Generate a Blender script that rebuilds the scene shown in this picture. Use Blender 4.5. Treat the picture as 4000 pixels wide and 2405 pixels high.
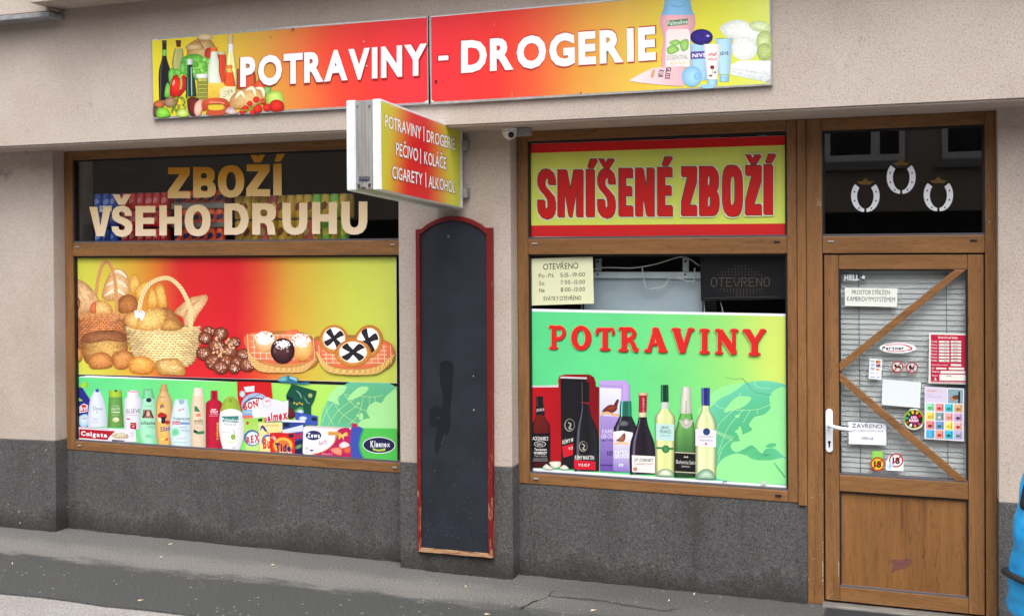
import bpy, bmesh, math, random
import mathutils
from mathutils import Vector, Matrix
from mathutils.geometry import tessellate_polygon
random.seed(7)
R = math.radians
scene = bpy.context.scene
for o in list(bpy.data.objects):
    bpy.data.objects.remove(o)

# ------------------------------------------------------------------ camera
F_PX, YAW, PITCH, ROLL, CY = 4300.0, 0.34885, 0.008458, -0.006853, 993.2
CAM_D, CAM_H = 6.327, 2.01
fw = Vector((-math.sin(YAW)*math.cos(PITCH), math.cos(YAW)*math.cos(PITCH), -math.sin(PITCH)))
r0 = Vector((math.cos(YAW), math.sin(YAW), 0)); u0 = r0.cross(fw)
rgt = r0*math.cos(ROLL) + u0*math.sin(ROLL); upv = -r0*math.sin(ROLL) + u0*math.cos(ROLL)
CAM = Vector((0, -CAM_D, CAM_H))
cd = bpy.data.cameras.new('camera'); cam = bpy.data.objects.new('camera', cd)
scene.collection.objects.link(cam)
cam.matrix_world = Matrix(((rgt.x, upv.x, -fw.x, CAM.x), (rgt.y, upv.y, -fw.y, CAM.y), (rgt.z, upv.z, -fw.z, CAM.z), (0, 0, 0, 1)))
cd.sensor_width = 36; cd.sensor_fit = 'HORIZONTAL'; cd.lens = 36*F_PX/4000
cd.shift_y = -(2405/2 - CY)/4000; cd.clip_end = 500; cd.clip_start = 0.05
scene.camera = cam

# ------------------------------------------------------------------ sky, sun, exposure
SUN_ELEV, SUN_AZ = R(62), R(158)
w = bpy.data.worlds.new('World'); scene.world = w; w.use_nodes = True
nt = w.node_tree; nt.nodes.clear()
sky = nt.nodes.new('ShaderNodeTexSky'); sky.sky_type = 'NISHITA'; sky.sun_disc = False
sky.sun_elevation = SUN_ELEV; sky.sun_rotation = SUN_AZ; sky.dust_density = 6; sky.air_density = 1.0; sky.ozone_density = 1.0
hs = nt.nodes.new('ShaderNodeHueSaturation'); hs.inputs['Saturation'].default_value = 0.22
bg = nt.nodes.new('ShaderNodeBackground'); bg.inputs['Strength'].default_value = 0.15
wo = nt.nodes.new('ShaderNodeOutputWorld')
nt.links.new(sky.outputs[0], hs.inputs['Color']); nt.links.new(hs.outputs[0], bg.inputs[0]); nt.links.new(bg.outputs[0], wo.inputs[0])
sl = bpy.data.lights.new('sun', 'SUN'); sl.energy = 0.6; sl.angle = R(60); sl.color = (1, 0.985, 0.96)
so = bpy.data.objects.new('sun', sl); scene.collection.objects.link(so)
# light travels from the sun (south side, high, behind the camera) towards the facade
sd = Vector((math.sin(SUN_AZ)*math.cos(SUN_ELEV), math.cos(SUN_AZ)*math.cos(SUN_ELEV), math.sin(SUN_ELEV)))
so.rotation_euler = sd.to_track_quat('Z', 'Y').to_euler(); so.location = sd*20
scene.view_settings.view_transform = 'Standard'; scene.view_settings.look = 'None'
scene.view_settings.exposure = 1.08; scene.view_settings.gamma = 1
scene.view_settings.use_curve_mapping = False

# ------------------------------------------------------------------ pixel -> place
def ray(x, y): return fw*F_PX + rgt*(x - 2000) + upv*(CY - y)
def PY(x, y, Y):
    d = ray(x, y); return CAM + d*((Y - CAM.y)/d.y)
def PZ(x, y, Z):
    d = ray(x, y); return CAM + d*((Z - CAM.z)/d.z)
def PX(x, y, X):
    d = ray(x, y); return CAM + d*((X - CAM.x)/d.x)
class Fr:
    def __init__(s, x0, y0, sc): s.a, s.b, s.s = x0, y0, sc
    def __call__(s, x, y): return (s.a + x/s.s, s.b + y/s.s)
FA=Fr(0,0,1.855); FB=Fr(500,0,1.9752); FC=Fr(1600,0,1.646); FD=Fr(1200,350,2.4733); FE=Fr(2000,350,2.0575)
FF=Fr(3000,350,2.12); FG=Fr(200,500,1.7636); FH=Fr(250,980,1.8289); FI=Fr(250,1440,3.5271); FJ=Fr(900,1440,3.5271)
FK=Fr(2030,950,2.2445); FL=Fr(2030,1400,2.2445); FM=Fr(3150,1000,2.9675); FN=Fr(3150,1450,2.9047); FO=Fr(3100,1850,2.673)
FP=Fr(0,1650,1.966); FQ=Fr(900,1700,2.0575); FR=Fr(2000,1750,2.0575); FS=Fr(1550,800,2.12); FT=Fr(1550,1450,1.856); FU=Fr(250,550,1.8289)
def zz(Y, *pts): return sum(PY(x, y, Y).z for x, y in pts)/len(pts)
def xx(Y, *pts): return sum(PY(x, y, Y).x for x, y in pts)/len(pts)

# depths (metres, 0 = front of the window frames, minus = towards the street)
Y_UP, Y_PIER, Y_WALL, Y_GLASS, Y_POST = -0.417, -0.111, 0.006, 0.036, 0.0345
Z_SOF = 2.700

# ------------------------------------------------------------------ helpers
col = scene.collection
def tag(o, label=None, cat=None, group=None, kind=None):
    if label: o['label'] = label
    if cat: o['category'] = cat
    if group: o['group'] = group
    if kind: o['kind'] = kind
    return o
def empty(name, loc, label=None, cat=None, group=None, parent=None):
    o = bpy.data.objects.new(name, None); col.objects.link(o); o.location = loc; o.empty_display_size = 0.1
    if parent: o.parent = parent; o.location = Vector(loc) - wloc(parent)
    return tag(o, label, cat, group)
def wloc(o):
    v = Vector(o.location); p = o.parent
    while p: v += p.location; p = p.parent
    return v
def link(name, me, mat, parent=None, loc=None):
    o = bpy.data.objects.new(name, me); col.objects.link(o)
    if mat and not me.materials: me.materials.append(mat)
    if parent: o.parent = parent
    if loc is not None: o.location = loc
    return o
def from_bm(name, bm, mat, parent=None, smooth=False):
    """bm holds world coordinates; the object's origin is put at its parent's"""
    off = wloc(parent) if parent else Vector((0, 0, 0))
    if parent: bmesh.ops.translate(bm, verts=bm.verts, vec=-off)
    bmesh.ops.recalc_face_normals(bm, faces=bm.faces)
    me = bpy.data.meshes.new(name); bm.to_mesh(me); bm.free()
    if smooth:
        for p in me.polygons: p.use_smooth = True
    o = link(name, me, mat, parent)
    return o
def bm_box(bm, x0, x1, y0, y1, z0, z1):
    vs = [bm.verts.new(c) for c in ((x0,y0,z0),(x1,y0,z0),(x1,y1,z0),(x0,y1,z0),(x0,y0,z1),(x1,y0,z1),(x1,y1,z1),(x0,y1,z1))]
    for f in ((0,3,2,1),(4,5,6,7),(0,1,5,4),(1,2,6,5),(2,3,7,6),(3,0,4,7)): bm.faces.new([vs[i] for i in f])
    return vs
def box(name, x0, x1, y0, y1, z0, z1, mat, parent=None, bev=0.0):
    bm = bmesh.new(); bm_box(bm, min(x0,x1), max(x0,x1), min(y0,y1), max(y0,y1), min(z0,z1), max(z0,z1))
    if bev: bmesh.ops.bevel(bm, geom=list(bm.edges), offset=bev, segments=2, affect='EDGES', profile=0.6)
    return from_bm(name, bm, mat, parent)
def prism_bm(bm, pts, y0, y1):
    """polygon given as (x, z) pulled from y0 (front) to y1"""
    f = [bm.verts.new((x, y0, z)) for x, z in pts]; b = [bm.verts.new((x, y1, z)) for x, z in pts]
    bm.faces.new(f); bm.faces.new(b[::-1])
    n = len(pts)
    for i in range(n): bm.faces.new((f[i], b[i], b[(i+1) % n], f[(i+1) % n]))
def prism(name, pts, y0, y1, mat, parent=None, bev=0.0):
    bm = bmesh.new(); prism_bm(bm, pts, y0, y1)
    if bev: bmesh.ops.bevel(bm, geom=list(bm.edges), offset=bev, segments=2, affect='EDGES', profile=0.6)
    return from_bm(name, bm, mat, parent)
def tube_bm(bm, pts, r, n=8, cap=True):
    pts = [Vector(p) for p in pts]; rings = []
    rad = r if isinstance(r, (list, tuple)) else [r]*len(pts)
    t0 = (pts[1]-pts[0]).normalized(); ref = Vector((0,0,1)) if abs(t0.z) < 0.9 else Vector((1,0,0))
    for i, p in enumerate(pts):
        t = (pts[min(i+1, len(pts)-1)] - pts[max(i-1, 0)]).normalized()
        a = t.cross(ref).normalized(); b = t.cross(a).normalized()
        rings.append([bm.verts.new(p + (a*math.cos(6.28318*k/n) + b*math.sin(6.28318*k/n))*rad[i]) for k in range(n)])
    for A, B in zip(rings, rings[1:]):
        for k in range(n): bm.faces.new((A[k], A[(k+1) % n], B[(k+1) % n], B[k]))
    if cap: bm.faces.new(rings[0][::-1]); bm.faces.new(rings[-1])
def tube(name, pts, r, mat, parent=None, n=8):
    bm = bmesh.new(); tube_bm(bm, pts, r, n); return from_bm(name, bm, mat, parent, True)
def lathe_bm(bm, prof, axis_o=(0,0,0), n=16, cap=True):
    rings = []
    for r, z in prof: rings.append([bm.verts.new((axis_o[0]+r*math.cos(6.28318*k/n), axis_o[1]+r*math.sin(6.28318*k/n), axis_o[2]+z)) for k in range(n)])
    for A, B in zip(rings, rings[1:]):
        for k in range(n): bm.faces.new((A[k], A[(k+1) % n], B[(k+1) % n], B[k]))
    if cap: bm.faces.new(rings[0][::-1]); bm.faces.new(rings[-1])
def smooth_pts(pts, k=4, closed=False):
    n = len(pts); out = []
    rng = range(n if closed else n-1)
    for i in rng:
        if closed: p0, p1, p2, p3 = (pts[(i-1) % n], pts[i], pts[(i+1) % n], pts[(i+2) % n])
        else: p0, p1, p2, p3 = pts[max(i-1,0)], pts[i], pts[i+1], pts[min(i+2,n-1)]
        for j in range(k):
            t = j/k
            out.append(tuple(0.5*((2*b) + (c-a)*t + (2*a-5*b+4*c-d)*t*t + (3*b-a-3*c+d)*t**3) for a, b, c, d in zip(p0, p1, p2, p3)))
    if not closed: out.append(tuple(pts[-1]))
    return out

# ------------------------------------------------------------------ materials
def s2l(c):
    c = c/255.0
    return c/12.92 if c <= 0.04045 else ((c+0.055)/1.055)**2.4
def L3(c, g=1.0): return (s2l(c[0])*g, s2l(c[1])*g, s2l(c[2])*g)
def mat(name, c, rough=0.6, metal=0.0, spec=0.5, lin=False):
    m = bpy.data.materials.new(name); m.use_nodes = True
    b = m.node_tree.nodes['Principled BSDF']
    cc = c if lin else L3(c)
    b.inputs['Base Color'].default_value = (*cc, 1); b.inputs['Roughness'].default_value = rough; b.inputs['Metallic'].default_value = metal
    b.inputs['Specular IOR Level'].default_value = spec
    return m
class NT:
    def __init__(s, m): s.m = m; s.t = m.node_tree; s.b = s.t.nodes['Principled BSDF']
    def n(s, typ, **kw):
        nd = s.t.nodes.new(typ)
        for k, v in kw.items():
            if k in nd.inputs: nd.inputs[k].default_value = v
            else: setattr(nd, k, v)
        return nd
    def l(s, a, b): s.t.links.new(a, b)
    def obj(s, scale=(1,1,1), rot=(0,0,0), world=False):
        tc = s.n('ShaderNodeNewGeometry') if world else s.n('ShaderNodeTexCoord')
        mp = s.n('ShaderNodeMapping'); mp.inputs['Scale'].default_value = scale; mp.inputs['Rotation'].default_value = rot
        s.l(tc.outputs['Position' if world else 'Object'], mp.inputs[0]); return mp.outputs[0]
    def noise(s, vec, scale, detail=4, rough=0.55, dist=0.0):
        nd = s.n('ShaderNodeTexNoise'); nd.inputs['Scale'].default_value = scale; nd.inputs['Detail'].default_value = detail
        nd.inputs['Roughness'].default_value = rough; nd.inputs['Distortion'].default_value = dist
        s.l(vec, nd.inputs['Vector']); return nd.outputs['Fac']
    def ramp(s, fac, stops):
        nd = s.n('ShaderNodeValToRGB'); cr = nd.color_ramp
        while len(cr.elements) < len(stops): cr.elements.new(0.5)
        for e, (p, c) in zip(cr.elements, stops):
            e.position = p; e.color = (c, c, c, 1) if not isinstance(c, tuple) else (*c, 1)
        s.l(fac, nd.inputs[0]); return nd.outputs[0]
    def mix(s, fac, a, b, mode='MIX'):
        nd = s.n('ShaderNodeMix'); nd.data_type = 'RGBA'; nd.blend_type = mode; nd.clamp_factor = True
        for sock, v in ((nd.inputs[0], fac), (nd.inputs[6], a), (nd.inputs[7], b)):
            if isinstance(v, (int, float)): sock.default_value = v
            elif isinstance(v, tuple): sock.default_value = (*v, 1)
            else: s.l(v, sock)
        return nd.outputs[2]
    def math(s, op, a, b=0.0):
        nd = s.n('ShaderNodeMath'); nd.operation = op
        for sock, v in ((nd.inputs[0], a), (nd.inputs[1], b)):
            if isinstance(v, (int, float)): sock.default_value = v
            else: s.l(v, sock)
        return nd.outputs[0]
    def bump(s, h, strength=0.3, dist=0.002):
        nd = s.n('ShaderNodeBump'); nd.inputs['Strength'].default_value = strength; nd.inputs['Distance'].default_value = dist
        s.l(h, nd.inputs['Height']); s.l(nd.outputs[0], s.b.inputs['Normal'])

def m_plaster():
    m = mat('plaster_beige', (0,0,0), 0.95, spec=0.2); t = NT(m); p = t.obj(world=True)
    fine = t.noise(p, 110, 5, 0.8); med = t.noise(p, 3.0, 5, 0.6); big = t.noise(p, 0.8, 3)
    base = t.mix(t.ramp(med, [(0.3, 0.0), (0.72, 1.0)]), L3((188,175,165)), L3((174,160,149)))
    base = t.mix(t.ramp(big, [(0.42, 0.0), (0.7, 0.6)]), base, L3((194,182,173)))
    base = t.mix(t.ramp(fine, [(0.3, 0.75), (0.5, 0.0)]), base, L3((118,105,96)))
    base = t.mix(t.ramp(fine, [(0.55, 0.0), (0.75, 0.5)]), base, L3((216,205,196)))
    # old dark weathering blotches of their own shape
    sp = t.noise(t.obj((1, 1, 0.8), world=True), 5.5, 6, 0.72)
    spm = t.noise(p, 1.3, 2)
    k = t.math('MULTIPLY', t.ramp(sp, [(0.61, 0.0), (0.72, 0.6)]), t.ramp(spm, [(0.45, 0.0), (0.6, 1.0)]))
    base = t.mix(k, base, L3((92,82,76)))
    t.l(base, t.b.inputs['Base Color']); t.bump(fine, 0.5, 0.003); return m
def m_plinth():
    m = mat('plinth_grit_dark', (0,0,0), 0.8, spec=0.3); t = NT(m); p = t.obj(world=True)
    warp = t.n('ShaderNodeTexNoise'); warp.inputs['Scale'].default_value = 60; warp.inputs['Detail'].default_value = 2
    t.l(p, warp.inputs['Vector'])
    v1 = t.noise(p, 110, 3, 0.75, 1.8)
    dirt = t.noise(t.obj((1, 1, 0.5), world=True), 2.2, 6, 0.62)
    sep = t.n('ShaderNodeSeparateXYZ'); t.l(p, sep.inputs[0])
    base = t.mix(t.ramp(v1, [(0.38, 0.0), (0.6, 1.0)]), L3((38,37,37)), L3((104,103,103)))
    base = t.mix(t.ramp(v1, [(0.62, 0.0), (0.70, 0.8)]), base, L3((146,145,144)))
    edge = t.math('ADD', sep.outputs[2], t.math('MULTIPLY', t.math('SUBTRACT', dirt, 0.5), 0.5))
    fz_ = t.noise(t.obj((1, 1, 1), world=True), 40, 4, 0.7)
    edge = t.math('ADD', edge, t.math('MULTIPLY', t.math('SUBTRACT', fz_, 0.5), 0.25))
    base = t.mix(t.ramp(edge, [(0.0, 0.7), (0.16, 0.0)]), base, L3((42,38,36)))
    base = t.mix(t.ramp(dirt, [(0.5, 0.0), (0.75, 0.45)]), base, L3((46,44,43)))
    tide = t.ramp(edge, [(0.15, 0.0), (0.165, 0.35), (0.18, 0.0)])
    base = t.mix(t.math('MULTIPLY', tide, t.ramp(fz_, [(0.4, 0.0), (0.7, 1.0)])), base, L3((150,148,145)))
    sm = t.noise(t.obj((5, 1, 0.3), world=True), 1.6, 5, 0.65)
    base = t.mix(t.ramp(sm, [(0.54, 0.0), (0.7, 0.4)]), base, L3((48,45,44)))
    chip = t.n('ShaderNodeTexVoronoi'); chip.inputs['Scale'].default_value = 11; t.l(p, chip.inputs['Vector'])
    base = t.mix(t.math('MULTIPLY', t.ramp(chip.outputs['Distance'], [(0.05, 1.0), (0.07, 0.0)]), t.ramp(chip.outputs['Color'], [(0.6, 0.0), (0.62, 1.0)])), base, L3((190,184,172)))
    t.l(base, t.b.inputs['Base Color']); t.bump(v1, 0.7, 0.004); return m
def m_wood(name, scale, rot=(0,0,0), c0=(113,78,46), c1=(142,101,62), cd=(78,48,25)):
    m = mat(name, (0,0,0), 0.42, spec=0.4); t = NT(m); p = t.obj(scale, rot, world=True)
    a = t.noise(p, 1.0, 5, 0.6, 0.6); b = t.noise(p, 4.2, 4, 0.7, 1.6); c = t.noise(p, 0.35, 2)
    base = t.mix(t.ramp(a, [(0.3, 0.0), (0.68, 1.0)]), L3(c0), L3(c1))
    base = t.mix(t.ramp(b, [(0.545, 0.0), (0.63, 0.72)]), base, L3(cd))
    base = t.mix(t.ramp(c, [(0.4, 0.0), (0.7, 0.35)]), base, L3((152,108,64)))
    t.l(base, t.b.inputs['Base Color']); t.bump(b, 0.12, 0.001); return m
def m_asphalt():
    m = mat('pavement_asphalt', (0,0,0), 0.85, spec=0.3); t = NT(m); p = t.obj(world=True)
    f = t.noise(p, 85, 5, 0.8); g = t.noise(p, 1.3, 5, 0.6); g2 = t.noise(t.obj((1, 3, 1), world=True), 3.2, 5, 0.65)
    vo = t.n('ShaderNodeTexVoronoi'); vo.inputs['Scale'].default_value = 22; t.l(p, vo.inputs['Vector'])
    base = t.mix(t.ramp(f, [(0.36, 0.0), (0.64, 1.0)]), L3((34,35,35)), L3((84,85,85)))
    base = t.mix(t.ramp(g, [(0.42, 0.0), (0.7, 0.6)]), base, L3((60,62,61)))
    pk = t.math('MULTIPLY', t.ramp(vo.outputs['Distance'], [(0.12, 1.0), (0.2, 0.0)]), t.ramp(vo.outputs['Color'], [(0.55, 0.0), (0.68, 0.8)]))
    base = t.mix(pk, base, L3((140,137,128)))
    # pale grit lying in a band along the foot of the wall
    sep = t.n('ShaderNodeSeparateXYZ'); t.l(p, sep.inputs[0])
    e = t.math('ADD', sep.outputs[1], t.math('MULTIPLY', t.math('SUBTRACT', g2, 0.5), 0.42))
    ex = t.math('ADD', e, t.math('MULTIPLY', sep.outputs[0], -0.012))
    band = t.ramp(t.math('ADD', ex, 1.0), [(0.36, 0.0), (0.47, 0.85), (0.62, 0.95), (0.8, 0.55)])
    fade = t.ramp(t.math('ADD', t.math('MULTIPLY', sep.outputs[0], 0.14), 1.0), [(0.64, 1.0), (0.78, 0.35)])
    base = t.mix(t.math('MULTIPLY', band, fade), base, t.mix(t.ramp(f, [(0.36, 0.0), (0.64, 1.0)]), L3((76,74,72)), L3((138,135,132))))
    t.l(base, t.b.inputs['Base Color']); t.bump(t.math('ADD', f, t.math('MULTIPLY', pk, 0.6)), 0.5, 0.004); return m
def m_granite():
    m = mat('granite_aggregate', (0,0,0), 0.8, spec=0.3); t = NT(m); p = t.obj(world=True)
    f = t.noise(p, 130, 2, 0.7, 1.2); g = t.noise(p, 2, 4)
    base = t.mix(t.ramp(f, [(0.34, 0.0), (0.64, 1.0)]), L3((84,81,80)), L3((176,172,170)))
    base = t.mix(t.ramp(g, [(0.4, 0.0), (0.7, 0.4)]), base, L3((120,116,114)))
    t.l(base, t.b.inputs['Base Color']); t.bump(f, 0.7, 0.004); return m
def m_print():
    m = mat('print_ink', (0,0,0), 0.38, spec=0.35); t = NT(m)
    a = t.n('ShaderNodeVertexColor', layer_name='Col'); p = t.obj(world=True)
    n1 = t.noise(p, 60, 4, 0.7, 0.5)
    n2 = t.noise(p, 210, 3, 0.7)
    k = t.math('MULTIPLY', a.outputs['Alpha'], t.math('SUBTRACT', t.math('ADD', t.math('MULTIPLY', n1, .6), t.math('MULTIPLY', n2, .4)), 0.5))
    f = t.math('ADD', 1.0, t.math('MULTIPLY', k, 4.5))
    dirt = t.noise(p, 2.6, 6, 0.65)
    f2 = t.math('MULTIPLY', f, t.ramp(dirt, [(0.35, 1.0), (0.75, 0.9)]))
    c = t.n('ShaderNodeCombineColor')
    for i in range(3): t.l(f2, c.inputs[i])
    t.l(t.mix(1.0, a.outputs['Color'], c.outputs[0], 'MULTIPLY'), t.b.inputs['Base Color'])
    return m
def m_glass():
    m = bpy.data.materials.new('window_glass'); m.use_nodes = True; t = m.node_tree; t.nodes.clear()
    fr = t.nodes.new('ShaderNodeLayerWeight'); fr.inputs[0].default_value = 0.5
    pw = t.nodes.new('ShaderNodeMath'); pw.operation = 'POWER'; pw.inputs[1].default_value = 5.0
    mu = t.nodes.new('ShaderNodeMath'); mu.operation = 'MULTIPLY_ADD'; mu.inputs[1].default_value = 0.95; mu.inputs[2].default_value = 0.055; mu.use_clamp = True
    t.links.new(fr.outputs['Facing'], pw.inputs[0]); t.links.new(pw.outputs[0], mu.inputs[0])
    tr = t.nodes.new('ShaderNodeBsdfTransparent'); tr.inputs[0].default_value = (0.985, 0.992, 0.99, 1)
    gl = t.nodes.new('ShaderNodeBsdfGlossy'); gl.inputs['Roughness'].default_value = 0.006
    mx = t.nodes.new('ShaderNodeMixShader'); ou = t.nodes.new('ShaderNodeOutputMaterial')
    t.links.new(mu.outputs[0], mx.inputs[0]); t.links.new(tr.outputs[0], mx.inputs[1]); t.links.new(gl.outputs[0], mx.inputs[2]); t.links.new(mx.outputs[0], ou.inputs[0])
    return m
def m_worn(name, paint, bare, sc=(30,30,3), lo=0.5, hi=0.56, zf=None):
    m = mat(name, (0,0,0), 0.5, spec=0.4); t = NT(m); p = t.obj(sc, world=True)
    a = t.noise(p, 1.0, 6, 0.7)
    if zf:
        sep = t.n('ShaderNodeSeparateXYZ'); t.l(t.obj(world=True), sep.inputs[0])
        a = t.math('ADD', a, t.ramp(sep.outputs[2], zf))
    c = t.mix(t.ramp(a, [(lo, 0.0), (hi, 1.0)]), L3(paint), L3(bare))
    t.l(c, t.b.inputs['Base Color']); t.bump(a, 0.2, 0.001); return m
def m_var(name, c, c2, sc=20, rough=0.6, st=0.0, metal=0.0, stretch=(1,1,1)):
    m = mat(name, (0,0,0), rough, metal); t = NT(m); p = t.obj(stretch, world=True)
    a = t.noise(p, sc, 5, 0.65)
    t.l(t.mix(t.ramp(a, [(0.32, 0.0), (0.68, 1.0)]), L3(c), L3(c2)), t.b.inputs['Base Color'])
    if st: t.bump(a, st, 0.002)
    return m
M = dict(plaster=m_plaster(), plinth=m_plinth(), asphalt=m_asphalt(), granite=m_granite(), ink=m_print(), glass=m_glass(),
    wood_v=m_wood('oak_laminate_upright', (30, 30, 2.6)), wood_h=m_wood('oak_laminate_level', (2.6, 30, 30)),
    wood_d1=m_wood('oak_laminate_rising', (2.6, 30, 30), (0, R(38), 0)), wood_d2=m_wood('oak_laminate_falling', (2.6, 30, 30), (0, R(-40), 0)),
    wood_panel=m_wood('oak_laminate_panel', (22, 22, 1.6), c0=(112,75,42), c1=(138,95,54)),
    gasket=mat('black_gasket', (22,22,24), 0.5), beadgrey=mat('grey_bead', (88,86,92), 0.5), alu=m_var('weathered_aluminium', (150,148,146), (178,177,175), 30, 0.45, 0, 0.3, (1,1,0.1)),
    white=m_var('white_enamel', (228,232,236), (210,214,218), 12, 0.35), zinc=m_var('zinc_flashing', (150,150,153), (122,121,122), 18, 0.5, 0.1),
    dark=mat('interior_dark', (74,70,68), 0.9), interior_floor=mat('interior_floor', (70,66,60), 0.8), board=m_var('blackboard_slate', (27,31,40), (36,41,51), 6, 0.45),
    red_worn=m_worn('worn_red_paint', (112,18,20), (170,124,90), (26,26,5), 0.62, 0.70, [(0.35, 0.13), (1.25, 0.0)]),
    wood_bare=m_worn('bare_weathered_wood', (178,138,104), (110,76,58), (8,8,60), 0.5, 0.6), black=mat('black_plastic', (20,20,22), 0.45),
    blind=mat('blind_slat_white', (236,240,240), 0.5), cord=mat('grey_cord', (110,108,104), 0.7), paper=mat('paper_white', (232,235,240), 0.7),
    pvc=mat('white_plastic', (230,234,238), 0.3), grey_metal=m_var('painted_grey_metal', (206,220,224), (190,204,210), 8, 0.5),
    panel=m_var('grey_blue_panel', (190,204,212), (170,186,196), 3, 0.6), cable=mat('white_cable', (205,206,200), 0.5),
    rubber=m_var('rubber_mat', (38,39,41), (56,57,59), 120, 0.85, 0.6), steel=m_var('steel_threshold', (165,163,158), (128,126,121), 30, 0.45, 0.1, 0.5, (0.3,1,1)),
    litter=mat('cigarette_paper', (225,215,195), 0.8), filt=mat('cigarette_filter', (180,150,112), 0.8))
# ================================================================== SETTING
bm = bmesh.new()
for (x0, x1, y0, y1) in ((-120, 120, -120, 60),):
    vs = [bm.verts.new(c) for c in ((x0,y0,-0.016),(x1,y0,-0.016),(x1,y1,-0.016),(x0,y1,-0.016))]; bm.faces.new(vs)
tag(from_bm('ground', bm, mat('road_asphalt', (84,84,84), .9)), kind='structure')
bm = bmesh.new(); vs = [bm.verts.new(c) for c in ((-40,-3.6,-0.010),(40,-3.6,-0.010),(40,-0.2,-0.010),(-40,-0.2,-0.010))]; bm.faces.new(vs)
tag(from_bm('aggregate_strip', bm, M['granite']), kind='structure')
# pavement of asphalt with an uneven joint towards the pale aggregate strip
e = [PZ(*FP(x, y), 0.0) for x, y in ((0,1303),(300,1330),(560,1363),(800,1400),(1130,1430),(1560,1482))]
sl_ = (e[-1].y - e[0].y)/(e[-1].x - e[0].x)
edge = [(-40, e[0].y + (-40-e[0].x)*0.03)] + [(p.x, p.y) for p in e]
xx_ = e[-1].x
while xx_ < 12: xx_ += 0.4; edge.append((xx_, e[-1].y + (xx_-e[-1].x)*sl_ + random.uniform(-.012,.012)))
edge.append((40, edge[-1][1]))
bm = bmesh.new()
top = [bm.verts.new((x, y, 0.0)) for x, y in edge]; bk = [bm.verts.new((x, 0.5, 0.0)) for x, y in edge]; lo = [bm.verts.new((x, y-0.004, -0.016)) for x, y in edge]
for i in range(len(edge)-1):
    bm.faces.new((top[i], top[i+1], bk[i+1], bk[i])); bm.faces.new((lo[i], lo[i+1], top[i+1], top[i]))
pav = tag(from_bm('pavement', bm, M['asphalt']), kind='structure')
def ribbon(name, pts, w0, w1, m, z=.0025):
    bm = bmesh.new(); n = len(pts); prev = None
    for i, q in enumerate(pts):
        a, c = Vector(pts[max(i-1,0)][:2]), Vector(pts[min(i+1,n-1)][:2]); d = (c-a).normalized(); h = random.uniform(w0, w1)/2
        vs = [bm.verts.new((q[0]-d.y*h, q[1]+d.x*h, z)), bm.verts.new((q[0]+d.y*h, q[1]-d.x*h, z))]
        if prev: bm.faces.new((prev[0], prev[1], vs[1], vs[0]))
        prev = vs
    return from_bm(name, bm, m, pav)
def wob(px, k=6, a=.008): return [(x+random.uniform(-a,a), y+random.uniform(-a,a)) for x, y, z in smooth_pts([tuple(PZ(*q, 0)) for q in px], k)]
m_crack = mat('crack_dark', (30,27,26), .95)
ribbon('crack', wob([FR(*q) for q in ((60,1290),(150,1245),(250,1205),(300,1185),(345,1145))]), .002, .007, m_crack)
ribbon('tar_seam', wob([FR(*q) for q in ((300,1188),(450,1198),(700,1222),(900,1255),(1200,1302),(1330,1290))]), .008, .03, m_var('tar_dark', (44,45,47), (66,67,68), 90, .9), .002)
ribbon('crack', wob([FQ(*q) for q in ((2330,1400),(2400,1355),(2469,1325))]), .004, .01, m_crack)
for xa, xb, yw in ((-8.5, -5.72, -.118), (-5.71, -2.87, .0), (-2.84, -2.27, -.118), (-2.26, -.56, .0)):
    ribbon('wall_joint', [(xa+(xb-xa)*i/60, yw-.006+random.uniform(-.006,.004)) for i in range(61)], .004, .026, m_crack, .0022)

# ================================================================== SHOP BUILDING
XL_OUT, XR_L = -5.717, -3.05           # left window opening
XP0 = xx(Y_PIER, (1558.6, 1200)); XP1 = xx(Y_PIER, (1997, 1250))        # centre pier
XRW0, XDOOR1 = xx(0, (2023, 1250)), xx(0, (3894, 1500))
bld = empty('shop_building', (-2.5, 0, 0), 'beige rendered building with dark grit plinth and brown framed shop front', 'building')
# upper storey wall, hanging out over the windows
bm = bmesh.new(); bm_box(bm, -9, 7, Y_UP, 0.5, Z_SOF, 7.5)
bmesh.ops.bevel(bm, geom=[e_ for e_ in bm.edges if abs(e_.verts[0].co.z-Z_SOF)<1e-4 and abs(e_.verts[1].co.z-Z_SOF)<1e-4 and e_.verts[0].co.y<0 and e_.verts[1].co.y<0], offset=0.012, segments=2, affect='EDGES')
from_bm('upper_wall', bm, M['plaster'], bld)
def pier(x0, x1, zt0, zt1, ret=0.30):
    prism('pier', [(x0, zt0), (x1, zt1), (x1, Z_SOF+0.02), (x0, Z_SOF+0.02)], Y_PIER, ret, M['plaster'], bld, 0.006)
    prism('pier_plinth', [(x0-0.002, -0.02), (x1+0.002, -0.02), (x1+0.002, zt1), (x0-0.002, zt0)], Y_PIER-0.004, ret, M['plinth'], bld, 0.004)
pier(-9, XL_OUT, 0.57, 0.643); pier(XP0, XP1, 0.658, 0.672); pier(XDOOR1, 7, 0.659, 0.659)
ZS_L, ZS_R = 0.565, 0.556            # underside of the window frames
box('under_window_wall', XL_OUT, XP0, Y_WALL, 0.30, -0.02, ZS_L, M['plinth'], bld)
X_DF = xx(0, (3166, 2200))            # left edge of the door frame
box('under_window_wall', XP1, X_DF, Y_WALL, 0.30, -0.02, ZS_R, M['plinth'], bld)
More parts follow.
